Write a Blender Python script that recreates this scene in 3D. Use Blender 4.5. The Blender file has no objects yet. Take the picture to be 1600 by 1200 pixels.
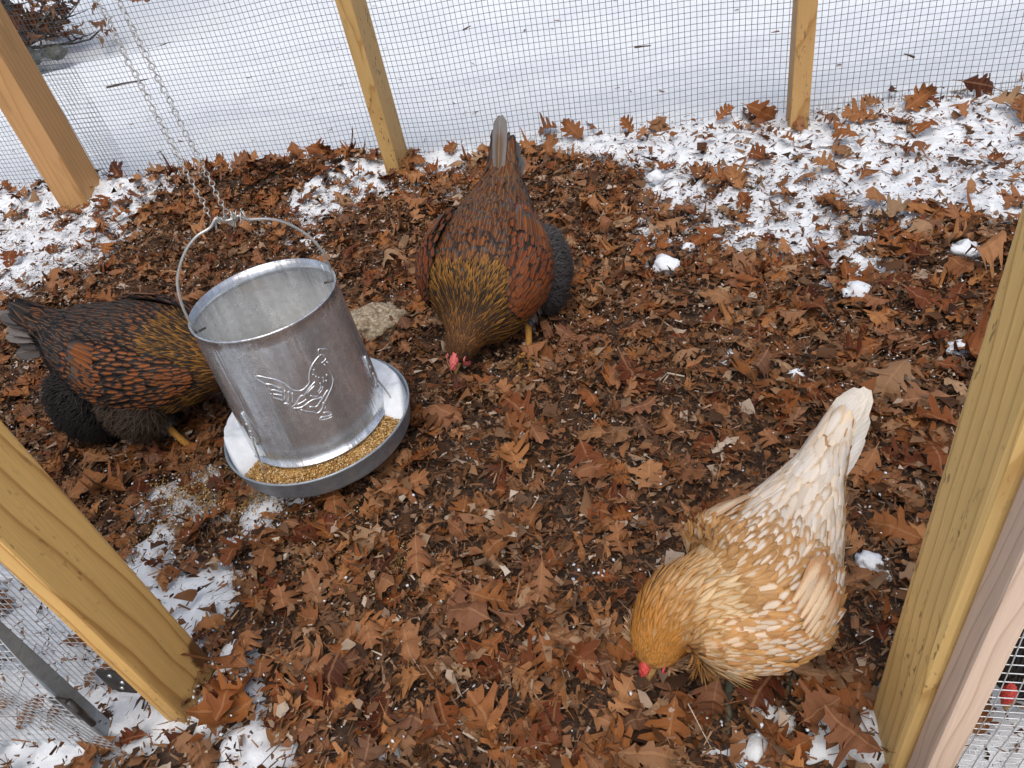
import bpy, bmesh, math, random
import numpy as np
from mathutils import Vector, Matrix

random.seed(7)
rng = np.random.default_rng(11)
scene = bpy.context.scene
COL = scene.collection

# ------------------------------------------------------------------ camera
cam_data = bpy.data.cameras.new("camera")
cam_data.sensor_width = 36.0
cam_data.lens = 36.0 * 1130.0 / 1600.0
cam_data.clip_start = 0.02
cam_data.clip_end = 900.0
cam = bpy.data.objects.new("camera", cam_data)
COL.objects.link(cam)
CAM_R = ((0.9707334, -0.0297435, -0.2383109), (0.1635642, -0.6447062, 0.7467266), (-0.1758507, -0.7638516, -0.6209729))
cam.matrix_world = Matrix(((CAM_R[0][0], -CAM_R[0][1], -CAM_R[0][2], 0.0),
                           (CAM_R[1][0], -CAM_R[1][1], -CAM_R[1][2], 0.0),
                           (CAM_R[2][0], -CAM_R[2][1], -CAM_R[2][2], 0.92),
                           (0, 0, 0, 1)))
scene.camera = cam
scene.cycles.max_bounces = 6
scene.cycles.diffuse_bounces = 3
scene.cycles.glossy_bounces = 3

# ------------------------------------------------------------------ sky, sun, exposure
SUN_EL, SUN_AZ = 64.0, 172.0          # soft overcast light, a little stronger from behind the camera
world = bpy.data.worlds.new("World")
scene.world = world
world.use_nodes = True
wn, wl = world.node_tree.nodes, world.node_tree.links
wn.clear()
sky = wn.new("ShaderNodeTexSky")
sky.sky_type = 'NISHITA'
sky.sun_disc = False
sky.sun_elevation = math.radians(SUN_EL)
sky.sun_rotation = math.radians(SUN_AZ)
sky.air_density = 1.0
sky.dust_density = 6.0
sky.ozone_density = 1.0
hsv = wn.new("ShaderNodeHueSaturation")
hsv.inputs["Saturation"].default_value = 0.9
bg = wn.new("ShaderNodeBackground")
bg.inputs["Strength"].default_value = 0.15
wo = wn.new("ShaderNodeOutputWorld")
wl.new(sky.outputs[0], hsv.inputs["Color"])
wl.new(hsv.outputs[0], bg.inputs["Color"])
wl.new(bg.outputs[0], wo.inputs["Surface"])

sun_data = bpy.data.lights.new("sun", 'SUN')
sun_data.energy = 0.8
sun_data.angle = math.radians(60)
sun_data.color = (1.0, 0.97, 0.93)
sun = bpy.data.objects.new("sun", sun_data)
COL.objects.link(sun)
_az, _el = math.radians(SUN_AZ), math.radians(SUN_EL)
_dir = Vector((math.sin(_az) * math.cos(_el), math.cos(_az) * math.cos(_el), math.sin(_el)))
sun.rotation_euler = _dir.to_track_quat('Z', 'Y').to_euler()

vs = scene.view_settings
vs.view_transform = 'Standard'
vs.look = 'None'
vs.gamma = 1.0
vs.exposure = 0.08
vs.use_curve_mapping = False

# ------------------------------------------------------------------ helpers
def link(o, parent=None):
    COL.objects.link(o)
    if parent is not None:
        o.parent = parent
    return o

def tag(o, label=None, cat=None, group=None, kind=None):
    if label: o["label"] = label
    if cat: o["category"] = cat
    if group: o["group"] = group
    if kind: o["kind"] = kind
    return o

def empty(name, loc=(0, 0, 0), rz=0.0):
    o = bpy.data.objects.new(name, None)
    o.empty_display_size = 0.05
    o.location = loc
    o.rotation_euler = (0, 0, rz)
    return link(o)

def mesh_np(name, verts, faces, mat=None, parent=None, smooth=True, attrs=None):
    """verts (N,3), faces (M,k) int array or list of arrays with equal k"""
    me = bpy.data.meshes.new(name)
    verts = np.asarray(verts, dtype=np.float32)
    if isinstance(faces, np.ndarray):
        faces = [faces]
    faces = [np.asarray(f, dtype=np.int32) for f in faces if len(f)]
    nl = sum(f.size for f in faces)
    nf = sum(len(f) for f in faces)
    me.vertices.add(len(verts))
    me.vertices.foreach_set("co", verts.ravel())
    me.loops.add(nl)
    me.loops.foreach_set("vertex_index", np.concatenate([f.ravel() for f in faces]))
    me.polygons.add(nf)
    tot = np.concatenate([np.full(len(f), f.shape[1], dtype=np.int32) for f in faces])
    st = np.concatenate([[0], np.cumsum(tot)[:-1]]).astype(np.int32)
    me.polygons.foreach_set("loop_start", st)
    me.polygons.foreach_set("loop_total", tot)
    me.update(calc_edges=True)
    me.validate()
    if smooth:
        me.polygons.foreach_set("use_smooth", np.ones(nf, dtype=bool))
    if attrs:
        for k, (typ, arr) in attrs.items():
            a = me.attributes.new(k, typ, 'POINT')
            arr = np.asarray(arr, dtype=np.float32)
            if typ == 'FLOAT': a.data.foreach_set("value", arr.ravel())
            elif typ == 'FLOAT_VECTOR': a.data.foreach_set("vector", arr.ravel())
            elif typ == 'FLOAT_COLOR': a.data.foreach_set("color", arr.ravel())
    if mat: me.materials.append(mat)
    o = bpy.data.objects.new(name, me)
    return link(o, parent)

def bm_obj(name, bm, mat=None, parent=None, smooth=False):
    me = bpy.data.meshes.new(name)
    bm.normal_update()
    bm.to_mesh(me); bm.free()
    if smooth:
        me.polygons.foreach_set("use_smooth", np.ones(len(me.polygons), dtype=bool))
    if mat: me.materials.append(mat)
    return link(bpy.data.objects.new(name, me), parent)

class Geo:
    """collects vertices and quads/tris of one mesh"""
    def __init__(s): s.v = []; s.q = []; s.t = []; s.n = 0
    def add(s, v, quads=None, tris=None):
        v = np.asarray(v, float)
        if quads is not None and len(quads): s.q.append(np.asarray(quads, int) + s.n)
        if tris is not None and len(tris): s.t.append(np.asarray(tris, int) + s.n)
        s.v.append(v); s.n += len(v)
    def tube(s, pts, r, seg=6, closed=False, caps=True):
        pts = np.asarray(pts, float); n = len(pts)
        r = np.full(n, r) if np.isscalar(r) else np.asarray(r, float)
        if closed: tg = np.roll(pts, -1, 0) - np.roll(pts, 1, 0)
        else: tg = np.gradient(pts, axis=0)
        tg /= np.linalg.norm(tg, axis=1)[:, None] + 1e-12
        a = np.array([0, 0, 1.0]) if abs(tg[0][2]) < .9 else np.array([1.0, 0, 0])
        u = np.cross(tg[0], a); u /= np.linalg.norm(u)
        ring = []
        ang = np.linspace(0, 2 * np.pi, seg, endpoint=False)
        for i in range(n):
            u = u - tg[i] * (u @ tg[i]); u /= np.linalg.norm(u) + 1e-12
            w = np.cross(tg[i], u)
            ring.append(pts[i] + r[i] * (np.cos(ang)[:, None] * u + np.sin(ang)[:, None] * w))
        v = np.concatenate(ring)
        q = []
        m = n if closed else n - 1
        for i in range(m):
            j = (i + 1) % n
            for k in range(seg):
                l = (k + 1) % seg
                q.append((i * seg + k, i * seg + l, j * seg + l, j * seg + k))
        t = []
        if caps and not closed:
            v = np.concatenate([v, pts[:1], pts[-1:]])
            c0, c1 = n * seg, n * seg + 1
            for k in range(seg):
                l = (k + 1) % seg
                t.append((c0, l, k)); t.append((c1, (n - 1) * seg + k, (n - 1) * seg + l))
        s.add(v, q, t)
    def build(s, name, mat=None, parent=None, smooth=True, attrs=None):
        f = []
        if s.q: f.append(np.concatenate(s.q))
        if s.t: f.append(np.concatenate(s.t))
        return mesh_np(name, np.concatenate(s.v), f, mat, parent, smooth, attrs)

def catmull(P, n):
    P = np.asarray(P, float)
    P = np.vstack([2 * P[0] - P[1], P, 2 * P[-1] - P[-2]])
    m = len(P) - 3
    out = []
    for t in np.linspace(0, m - 1e-9, n):
        i = int(t); f = t - i
        a, b, c, d = P[i], P[i + 1], P[i + 2], P[i + 3]
        out.append(.5 * ((2 * b) + (-a + c) * f + (2 * a - 5 * b + 4 * c - d) * f * f + (-a + 3 * b - 3 * c + d) * f ** 3))
    return np.array(out)

def _hash(ix, iy, seed):
    h = (ix.astype(np.int64) * 374761393 + iy.astype(np.int64) * 668265263 + seed * 974634777) & 0xffffffff
    h = ((h ^ (h >> 13)) * 1274126177) & 0xffffffff
    h = h ^ (h >> 16)
    return (h & 0xffffff) / float(0xffffff)

def vnoise(x, y, seed=0):
    x = np.asarray(x, float); y = np.asarray(y, float)
    ix, iy = np.floor(x), np.floor(y)
    fx, fy = x - ix, y - iy
    fx = fx * fx * (3 - 2 * fx); fy = fy * fy * (3 - 2 * fy)
    a = _hash(ix, iy, seed); b = _hash(ix + 1, iy, seed)
    c = _hash(ix, iy + 1, seed); d = _hash(ix + 1, iy + 1, seed)
    return (a * (1 - fx) + b * fx) * (1 - fy) + (c * (1 - fx) + d * fx) * fy

def fbm(x, y, seed=0, oct=4):
    s = 0; a = .5; tot = 0
    for o in range(oct):
        s = s + a * vnoise(x * 2 ** o + 17.3 * o, y * 2 ** o - 9.1 * o, seed + o); tot += a; a *= .5
    return s / tot

def sstep(a, b, x):
    t = np.clip((x - a) / (b - a), 0, 1)
    return t * t * (3 - 2 * t)

# ------------------------------------------------------------------ materials
class NT:
    def __init__(s, name):
        s.m = bpy.data.materials.new(name); s.m.use_nodes = True
        s.n = s.m.node_tree.nodes; s.l = s.m.node_tree.links
        s.n.clear()
        s.out = s.n.new("ShaderNodeOutputMaterial")
        s.b = s.n.new("ShaderNodeBsdfPrincipled")
        s.l.new(s.b.outputs[0], s.out.inputs["Surface"])
    def new(s, typ, **kw):
        nd = s.n.new(typ)
        for k, v in kw.items(): setattr(nd, k, v)
        return nd
    def set(s, nd, **kw):
        for k, v in kw.items():
            i = nd.inputs[k.replace('_', ' ')]
            if hasattr(v, 'is_output') or isinstance(v, bpy.types.NodeSocket): s.l.new(v, i)
            else: i.default_value = v
        return nd
    def p(s, **kw): return s.set(s.b, **kw)
    def link(s, a, b): s.l.new(a, b)
    def math(s, op, a, b=None, c=None, clamp=False):
        nd = s.new("ShaderNodeMath", operation=op, use_clamp=clamp)
        for i, v in enumerate((a, b, c)):
            if v is None: continue
            if isinstance(v, bpy.types.NodeSocket): s.l.new(v, nd.inputs[i])
            else: nd.inputs[i].default_value = v
        return nd.outputs[0]
    def mix(s, fac, a, b, blend='MIX'):
        nd = s.new("ShaderNodeMix", data_type='RGBA', blend_type=blend)
        for i, v in ((0, fac), (6, a), (7, b)):
            if isinstance(v, bpy.types.NodeSocket): s.l.new(v, nd.inputs[i])
            else: nd.inputs[i].default_value = v if i == 0 else (*v, 1.0) if len(v) == 3 else v
        return nd.outputs[2]
    def noise(s, vec, scale, detail=4, rough=.55, dist=0.0):
        nd = s.new("ShaderNodeTexNoise")
        nd.inputs["Scale"].default_value = scale; nd.inputs["Detail"].default_value = detail
        nd.inputs["Roughness"].default_value = rough; nd.inputs["Distortion"].default_value = dist
        if vec is not None: s.l.new(vec, nd.inputs["Vector"])
        return nd.outputs["Fac"]
    def ramp(s, fac, stops, interp='LINEAR'):
        nd = s.new("ShaderNodeValToRGB"); cr = nd.color_ramp; cr.interpolation = interp
        while len(cr.elements) < len(stops): cr.elements.new(.5)
        for e, (p, c) in zip(cr.elements, stops):
            e.position = p; e.color = (*c, 1.0) if len(c) == 3 else c
        s.l.new(fac, nd.inputs[0])
        return nd.outputs[0]
    def rng(s, v, a, b, c, d):
        nd = s.new("ShaderNodeMapRange", clamp=True)
        s.l.new(v, nd.inputs[0])
        for i, x in enumerate((a, b, c, d)): nd.inputs[i + 1].default_value = x
        return nd.outputs[0]
    def coord(s, which="Object"): return s.new("ShaderNodeTexCoord").outputs[which]
    def attr(s, name, out="Fac"): return s.new("ShaderNodeAttribute", attribute_name=name).outputs[out]
    def mapping(s, vec, scale=(1, 1, 1), loc=(0, 0, 0), rot=(0, 0, 0)):
        nd = s.new("ShaderNodeMapping"); s.l.new(vec, nd.inputs[0])
        nd.inputs["Scale"].default_value = scale; nd.inputs["Location"].default_value = loc; nd.inputs["Rotation"].default_value = rot
        return nd.outputs[0]
    def bump(s, h, strength=.3, dist=.01):
        nd = s.new("ShaderNodeBump"); nd.inputs["Strength"].default_value = strength; nd.inputs["Distance"].default_value = dist
        s.l.new(h, nd.inputs["Height"]); s.l.new(nd.outputs[0], s.b.inputs["Normal"])

def lin(r, g, b):
    f = lambda c: ((c / 255 + .055) / 1.055) ** 2.4 if c / 255 > .04045 else c / 255 / 12.92
    return (f(r), f(g), f(b))

def mat_wood(name, light, dark, pith=(.02, -.10), freq=95.0, speck=0.0, taper=.10, knot=None, rough=.62, grey=0.0):
    t = NT(name)
    co = t.coord()
    sep = t.new("ShaderNodeSeparateXYZ"); t.link(co, sep.inputs[0])
    zs = t.mapping(co, (3, 3, .9))
    nz = t.noise(zs, 2.2, 3, .5)
    nz2 = t.noise(t.mapping(co, (3, 3, .9), (5, 2, 9)), 2.0, 3, .5)
    x = t.math('ADD', t.math('SUBTRACT', sep.outputs[0], pith[0]), t.math('MULTIPLY', t.math('SUBTRACT', nz, .5), .05))
    y = t.math('ADD', t.math('SUBTRACT', sep.outputs[1], pith[1]), t.math('MULTIPLY', t.math('SUBTRACT', nz2, .5), .05))
    r = t.math('SQRT', t.math('ADD', t.math('MULTIPLY', x, x), t.math('MULTIPLY', y, y)))
    r = t.math('ADD', r, t.math('MULTIPLY', sep.outputs[2], taper))
    ring = t.math('FRACT', t.math('MULTIPLY', r, freq))
    late = t.ramp(ring, [(0.0, (.25, .25, .25)), (.08, (.02, .02, .02)), (.6, (.10, .10, .10)), (.82, (.35, .35, .35)), (.93, (1, 1, 1)), (.98, (.9, .9, .9)), (1.0, (.25, .25, .25))])
    fib = t.noise(t.mapping(co, (1, 1, .025)), 420, 3, .6)
    big = t.noise(t.mapping(co, (1, 1, .3)), 14, 3, .5)
    col = t.mix(t.math('MULTIPLY', late, .75), light, dark)
    col = t.mix(t.rng(fib, .3, .7, 0.0, .34), col, tuple(c * .55 for c in light))
    col = t.mix(t.rng(big, .35, .75, 0, .35), col, tuple(c * .62 for c in light))
    if grey: col = t.mix(grey, col, (.42, .37, .36))
    if speck:
        sp = t.noise(t.mapping(co, (1, 1, .35)), 190, 2, .5)
        area = t.noise(t.mapping(co, (1, 1, .25)), 26, 2, .5)
        m = t.math('MULTIPLY', t.rng(sp, .60, .66, 0, 1), t.rng(area, .50, .60, 0, speck))
        col = t.mix(m, col, (.045, .032, .02))
    if knot:
        for (kx, ky, kz, kr) in knot:
            v = t.new("ShaderNodeVectorMath", operation='DISTANCE')
            t.link(t.mapping(co, (1, 1, .55), (0, 0, 0)), v.inputs[0]); v.inputs[1].default_value = (kx, ky, kz * .55)
            dd = t.math('ADD', v.outputs[1 if 'Value' not in v.outputs else 'Value'], t.math('MULTIPLY', t.math('SUBTRACT', t.noise(co, 60, 2), .5), .012))
            col = t.mix(t.rng(dd, kr * .75, kr, 1, 0), col, (.13, .055, .018))
    dn = t.noise(co, 24, 4, .6)
    damp = t.rng(t.math('ADD', sep.outputs[2], t.math('MULTIPLY', dn, .13)), .10, .17, .6, 0)
    col = t.mix(damp, col, t.mix(.75, col, (.06, .035, .018)))
    stain = t.noise(t.mapping(co, (1, 1, .22)), 18, 3, .5)
    col = t.mix(t.rng(stain, .60, .64, 0, .32), col, t.mix(.6, col, (.22, .12, .04)))
    t.p(Base_Color=col, Roughness=rough)
    t.set(t.b, **{"Specular IOR Level": .25})
    h = t.math('ADD', t.math('MULTIPLY', fib, .5), t.math('MULTIPLY', late, .35))
    t.bump(h, .35, .0012)
    return t.m

def mat_metal(name, base=(.62, .65, .68), rough=.3, spangle=True, dull=0.0, streak=0.0, reflection_bands=0.0):
    t = NT(name)
    co = t.coord()
    n = t.noise(t.mapping(co, (1, 1, .35)), 26, 5, .6, .4)
    n2 = t.noise(co, 240, 3, .6)
    vor = t.new("ShaderNodeTexVoronoi"); vor.inputs["Scale"].default_value = 120; t.link(co, vor.inputs["Vector"])
    hs = t.new("ShaderNodeSeparateColor"); t.link(vor.outputs["Color"], hs.inputs[0])
    f = t.math('ADD', t.math('MULTIPLY', n, .7), t.math('MULTIPLY', hs.outputs[0], .3 if spangle else 0))
    col = t.mix(t.rng(f, .3, .75, 0, 1), tuple(c * .72 for c in base), base)
    if reflection_bands:  # streaky reflections painted into the zinc colour as lighter and darker upright bands
        bn = t.noise(t.mapping(co, (1, 1, .05), (.3, .1, 0)), 24, 3, .6)
        col = t.mix(t.math('MULTIPLY', t.rng(bn, .36, .64, 1, 0), reflection_bands), col, tuple(c * .45 for c in base))
    spot = t.rng(n2, .66, .72, 0, .55)
    col = t.mix(spot, col, (.75, .77, .78))
    t.p(Base_Color=col, Metallic=1.0 - dull, Roughness=t.rng(t.math('ADD', t.math('MULTIPLY', n, .75), t.math('MULTIPLY', n2, .25)), .3, .72, rough * .7, rough * 1.5))
    st = t.noise(t.mapping(co, (1, 1, .06)), 34, 3, .5)
    t.bump(t.math('ADD', t.math('MULTIPLY', st, streak), t.math('MULTIPLY', n, .5)), .10, .02)
    return t.m

def mat_plain(name, col, rough=.6, spec=.4, var=.25, scale=80, metallic=0.0, bump=0.0):
    t = NT(name)
    n = t.noise(t.coord(), scale, 3, .6)
    t.p(Base_Color=t.mix(t.rng(n, .3, .7, 0, 1), tuple(c * (1 - var) for c in col), tuple(min(1, c * (1 + var)) for c in col)), Roughness=rough, Metallic=metallic)
    t.set(t.b, **{"Specular IOR Level": spec})
    if bump: t.bump(n, bump, .003)
    return t.m

def mat_snow():
    t = NT("snow")
    co = t.coord()
    n = t.noise(co, 70, 6, .7); n2 = t.noise(co, 520, 3, .6)
    col = t.mix(t.rng(n, .3, .7, 0, 1), (.69, .75, .81), (.80, .84, .88))
    t.p(Base_Color=col, Roughness=.7)
    t.set(t.b, **{"Specular IOR Level": .25})
    t.bump(t.math('ADD', n, t.math('MULTIPLY', n2, .35)), .45, .006)
    return t.m

def mat_leaf(name="oak_leaf", shred=False):
    t = NT(name)
    oi = t.new("ShaderNodeObjectInfo")
    rnd = t.math('FRACT', t.math('ADD', t.attr("rnd"), oi.outputs["Random"]))
    if shred:
        col = t.ramp(rnd, [(0, (.028, .015, .009)), (.25, (.075, .035, .016)), (.5, (.15, .070, .030)), (.68, (.17, .060, .018)), (.84, (.20, .105, .048)), (.94, (.29, .20, .13)), (1, (.50, .43, .35))])
    else:
        col = t.ramp(rnd, [(0, (.055, .016, .008)), (.12, (.105, .026, .009)), (.32, (.19, .060, .017)), (.52, (.27, .100, .028)), (.68, (.16, .064, .026)), (.84, (.34, .145, .048)), (.94, (.21, .11, .055)), (1, (.36, .24, .14))])
    co = t.coord()
    n = t.noise(co, 60, 4, .6)
    col = t.mix(t.rng(n, .35, .75, 0, .45), col, t.mix(.5, col, (.05, .022, .012)))
    if not shred:
        luv = t.attr("luv", "Vector")
        sp = t.new("ShaderNodeSeparateXYZ"); t.link(luv, sp.inputs[0])
        au = t.math('ABSOLUTE', sp.outputs[0])
        mid = t.rng(au, .03, .07, 1, 0)
        side = t.math('FRACT', t.math('SUBTRACT', t.math('MULTIPLY', sp.outputs[1], 6.5), t.math('MULTIPLY', au, 2.0)))
        sv = t.math('MULTIPLY', t.rng(t.math('ABSOLUTE', t.math('SUBTRACT', side, .5)), .02, .07, 1, 0), .5)
        vein = t.math('MAXIMUM', mid, sv)
        col = t.mix(t.math('MULTIPLY', vein, .35), col, (.36, .2, .1))
        h = t.math('ADD', t.math('MULTIPLY', vein, -.6), n)
    else:
        h = n
    geo = t.new("ShaderNodeNewGeometry")
    col = t.mix(t.math('MULTIPLY', geo.outputs["Backfacing"], .22), col, (.36, .22, .13))
    t.p(Base_Color=col, Roughness=.6)
    t.set(t.b, **{"Specular IOR Level": .16})
    t.bump(h, .55, .002)
    return t.m

def mat_feather():
    t = NT("feather")
    ca = t.attr("ca", "Color"); cb = t.attr("cb", "Color")
    fv = t.attr("fuv", "Vector"); sp = t.new("ShaderNodeSeparateXYZ"); t.link(fv, sp.inputs[0])
    th = t.attr("th")
    au = t.math('ABSOLUTE', sp.outputs[0])
    vv = t.math('MAXIMUM', t.math('DIVIDE', t.math('SUBTRACT', sp.outputs[1], .5), .5), 0.0)
    d = t.math('SQRT', t.math('ADD', t.math('MULTIPLY', au, au), t.math('MULTIPLY', vv, vv)))
    co = t.coord()
    n = t.noise(co, 260, 3, .6)
    d = t.math('ADD', d, t.math('MULTIPLY', t.math('SUBTRACT', n, .5), .35))
    e = t.math('SUBTRACT', d, th)
    m = t.rng(e, -.2, .2, 0, 1)
    col = t.mix(m, ca, cb)
    # barbs: fine slanting ribs either side of the shaft
    barb = t.math('SINE', t.math('MULTIPLY', t.math('SUBTRACT', t.math('MULTIPLY', sp.outputs[1], 1.0), t.math('MULTIPLY', au, .35)), 70))
    shaft = t.rng(au, .03, .12, 1, 0)
    col = t.mix(t.rng(barb, -1, 1, 0.0, .18), col, t.mix(.6, col, (.0, .0, .0)))
    col = t.mix(t.math('MULTIPLY', shaft, .16), col, (.6, .5, .38))
    nn = t.noise(co, 35, 2, .5)
    col = t.mix(t.rng(nn, .3, .7, .0, .28), col, t.mix(.5, col, (.02, .014, .01)))
    t.p(Base_Color=col, Roughness=.55)
    t.set(t.b, **{"Specular IOR Level": .14})
    t.bump(t.math('ADD', barb, t.math('MULTIPLY', n, 2)), .12, .0008)
    return t.m

M = {}
M['snow'] = mat_snow()
M['leaf'] = mat_leaf()
M['shred'] = mat_leaf("leaf_shreds", True)
M['feather'] = mat_feather()
M['galv'] = mat_metal("galvanised_steel", (.92, .96, 1.0), .22, dull=.22, streak=2.4, reflection_bands=.6)
M['galv_dull'] = mat_metal("galvanised_tray", (.38, .44, .49), .42, dull=.55)
M['wire_bright'] = mat_metal("bright_wire", (.78, .78, .74), .3, False, .2)
M['wire'] = mat_plain("mesh_wire", (.13, .145, .155), .45, .5, .2, 40, .6)
M['wire_light'] = mat_plain("mesh_wire_light", (.62, .65, .67), .4, .5, .15, 40, .5)
M['dark_iron'] = mat_plain("hinge_steel", (.10, .09, .085), .38, .5, .4, 60, .8)
# ------------------------------------------------------------------ terrain
SNOW_BLOBS = np.array([(-2.51,2.161,0.51,0.437,1.0),(-2.157,1.871,0.307,0.249,0.75),(-2.128,2.047,0.193,0.169,0.7),(-2.183,1.711,0.176,0.23,0.7),(-2.133,2.171,0.168,0.129,0.9),(-0.786,2.325,0.192,0.146,1.1),(-1.006,2.196,0.09,0.113,1.0),(-0.861,2.093,0.168,0.103,0.6),(-0.277,2.324,0.134,0.087,1.0),(-0.031,2.232,0.181,0.109,1.2),(0.151,2.113,0.182,0.117,1.3),(0.316,2.027,0.184,0.134,1.3),(0.53,2.037,0.188,0.187,1.4),(0.72,2.051,0.177,0.23,1.4),(0.852,1.994,0.11,0.24,1.4),(-0.067,1.928,0.063,0.089,1.0),(0.064,1.718,0.19,0.169,0.62),(0.21,1.796,0.141,0.124,0.7),(0.39,1.694,0.211,0.145,0.62),(0.308,1.525,0.093,0.126,0.6),(0.581,1.793,0.165,0.086,0.75),(0.681,1.705,0.076,0.08,0.8),(0.362,1.386,0.061,0.148,0.5),(0.126,1.162,0.083,0.081,0.45),(0.029,1.595,0.076,0.077,0.65),(0.23,1.565,0.07,0.058,0.6),(-1.148,2.013,0.151,0.182,0.66),(-1.219,2.072,0.078,0.109,0.7),(-1.45,2.376,0.122,0.082,0.6),(-1.747,2.474,0.202,0.092,0.6),(-1.116,1.725,0.09,0.128,0.5),(-1.944,2.319,0.134,0.089,0.5),(-0.871,0.784,0.137,0.053,0.62),(-0.735,0.781,0.065,0.025,0.85),(-1.027,0.806,0.088,0.049,0.55),(-1.1,0.95,0.081,0.032,0.62),(-0.934,0.875,0.059,0.04,0.5),(-0.751,0.704,0.038,0.031,0.55),(-0.769,0.55,0.035,0.058,0.85),(-0.659,0.469,0.037,0.033,0.7),(-.646,.402,.05,.05,.9),(-0.812,0.584,0.036,0.028,0.7),(-0.942,0.671,0.04,0.041,0.5),(-0.596,0.345,0.047,0.036,0.9),(0.157,0.42,0.043,0.026,1.3),(0.082,0.46,0.027,0.025,0.7),(0.041,0.402,0.044,0.019,0.65),(0.063,0.5,0.024,0.022,0.45),(-0.439,0.375,0.063,0.026,0.42),(-0.353,0.359,0.051,0.016,0.42),(0.229,0.663,0.021,0.022,0.45),(0.243,0.612,0.016,0.02,0.4),(-1.459,0.956,0.045,0.054,0.6),(0.602,1.432,0.046,0.051,0.5),(0.357,1.074,0.041,0.054,0.35)] + [(-1.12,.5,.26,.12,3.0),(-.97,.37,.14,.06,3.0),(-2.45,1.75,.35,.35,1.1),(-2.15,2.0,.25,.2,.8),(-.92,.74,.12,.06,.3),(-2.2,2.2,.25,.1,1.1),(.42,.5,.16,.12,1.3),(.3,.4,.1,.06,1.2),(-2.8,2.2,.4,.3,1.0),(1.2,2.0,.3,.3,1.2)])
FENCE_Y = 2.335
def dirt_z(x, y):
    z = .022 * (fbm(x * 2.3, y * 2.3, 3, 3) - .5) + .012 * (fbm(x * 11, y * 11, 5, 3) - .5)
    return z + .065 * np.exp(-((y - 2.27) / .10) ** 2) * sstep(-.75, -1.15, x)

def snow_amount(x, y):
    keep = np.ones_like(x)
    for bx, by, rx, ry, a in SNOW_BLOBS:
        rx_, ry_ = rx * 1.05 + .01, ry * 1.05 + .01
        keep = keep * (1 - np.clip(a * np.exp(-((x - bx) / rx_) ** 2 - ((y - by) / ry_) ** 2), 0, .995))
    A = (1 - keep) * 1.05
    A = A + .55 * sstep(2.02, 2.2, y) * sstep(-.5, .05, x) + .03 * sstep(2.05, 1.85, y) * sstep(-.3, .0, x) * sstep(1.2, 1.4, y)
    return A - .50 + (fbm(x * 13, y * 13, 21, 3) - .5) * .8 + (fbm(x * 42, y * 42, 31, 3) - .5) * 1.0

def outside(x, y):
    o = np.maximum(sstep(FENCE_Y - .02, FENCE_Y + .10, y + .05 * (fbm(x * 5, x * 0 + 2.2, 8, 2) - .5)), sstep(.33, .22, y))
    return np.maximum(o, np.maximum(sstep(-3.2, -3.5, x), sstep(1.6, 1.9, x)))

def snow_z(x, y):
    d = dirt_z(x, y)
    t = snow_amount(x, y)
    inside = d - .010 + np.where(t > 0, .012 * sstep(0, .16, t), 0) + np.clip(t, -.6, 1.0) * .030 + np.clip(t, 0, 1) * .010 * (fbm(x * 90, y * 90, 77, 2) - .5)
    far = sstep(2.6, 6.0, np.hypot(x, y))
    out = .035 + .16 * (fbm(x * 1.1, y * 1.1, 41, 4) - .5) * sstep(2.35, 2.9, y) + .07 * (fbm(x * 2.7, y * 2.7, 43, 3) - .5) * sstep(2.4, 2.9, y) + .02 * (fbm(x * 8, y * 8, 45, 3) - .5) + .35 * far * (fbm(x * .28 + 3, y * .28, 51, 3) - .45)
    # hollow melted out beside the tree
    out = out - .32 * np.exp(-((x + 4.15) / .75) ** 2 - ((y - 5.25) / .7) ** 2)
    o = outside(x, y)
    return inside * (1 - o) + out * o

def surf_z(x, y):
    x = np.asarray(x, float); y = np.asarray(y, float)
    return np.maximum(dirt_z(x, y), snow_z(x, y))

def axis(lo, hi, step, far):
    mid = np.arange(lo, hi + step * .5, step)
    g = []; d = step
    a = mid[-1]
    while a < far:
        d = min(d * 1.16, 40); a += d; g.append(a)
    up = np.array(g)
    g = []; d = step; a = mid[0]
    while a > -far:
        d = min(d * 1.16, 40); a -= d; g.append(a)
    return np.concatenate([np.array(g)[::-1], mid, up])

def grid_mesh(name, xs, ys, zf, mat, drop=None):
    X, Y = np.meshgrid(xs, ys)
    Z = zf(X, Y)
    nx, ny = len(xs), len(ys)
    i = np.arange(nx * ny).reshape(ny, nx)
    q = np.stack([i[:-1, :-1], i[:-1, 1:], i[1:, 1:], i[1:, :-1]], -1).reshape(-1, 4)
    if drop is not None:
        cx = .25 * (X[:-1, :-1] + X[:-1, 1:] + X[1:, 1:] + X[1:, :-1]).ravel(); cy = .25 * (Y[:-1, :-1] + Y[:-1, 1:] + Y[1:, 1:] + Y[1:, :-1]).ravel()
        q = q[~drop(cx, cy)]
    return mesh_np(name, np.stack([X, Y, Z], -1).reshape(-1, 3), q, mat)

snow_ground = grid_mesh("snow", axis(-2.75, 1.45, .0095, 400), axis(.25, 2.75, .0095, 400), snow_z, M['snow'])
tag(snow_ground, "white snow covering the ground outside and lying in patches in the pen", kind="structure")

t = NT("leaf_mould")
co = t.coord()
n1 = t.noise(co, 38, 6, .7); n2 = t.noise(co, 260, 4, .7)
c = t.ramp(n1, [(.3, (.024, .014, .010)), (.5, (.060, .033, .019)), (.7, (.11, .063, .038))])
c = t.mix(t.rng(n2, .58, .68, 0, .7), c, (.24, .19, .14))
t.p(Base_Color=c, Roughness=.85)
t.bump(t.math('ADD', n1, t.math('MULTIPLY', n2, .5)), .8, .01)
M['mould'] = t.m
ground = grid_mesh("ground", np.arange(-3.4, 1.81, .02), np.arange(-.1, 2.42, .02), dirt_z, M['mould'])
tag(ground, "brown leaf litter floor of the chicken pen", kind="structure")

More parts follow.
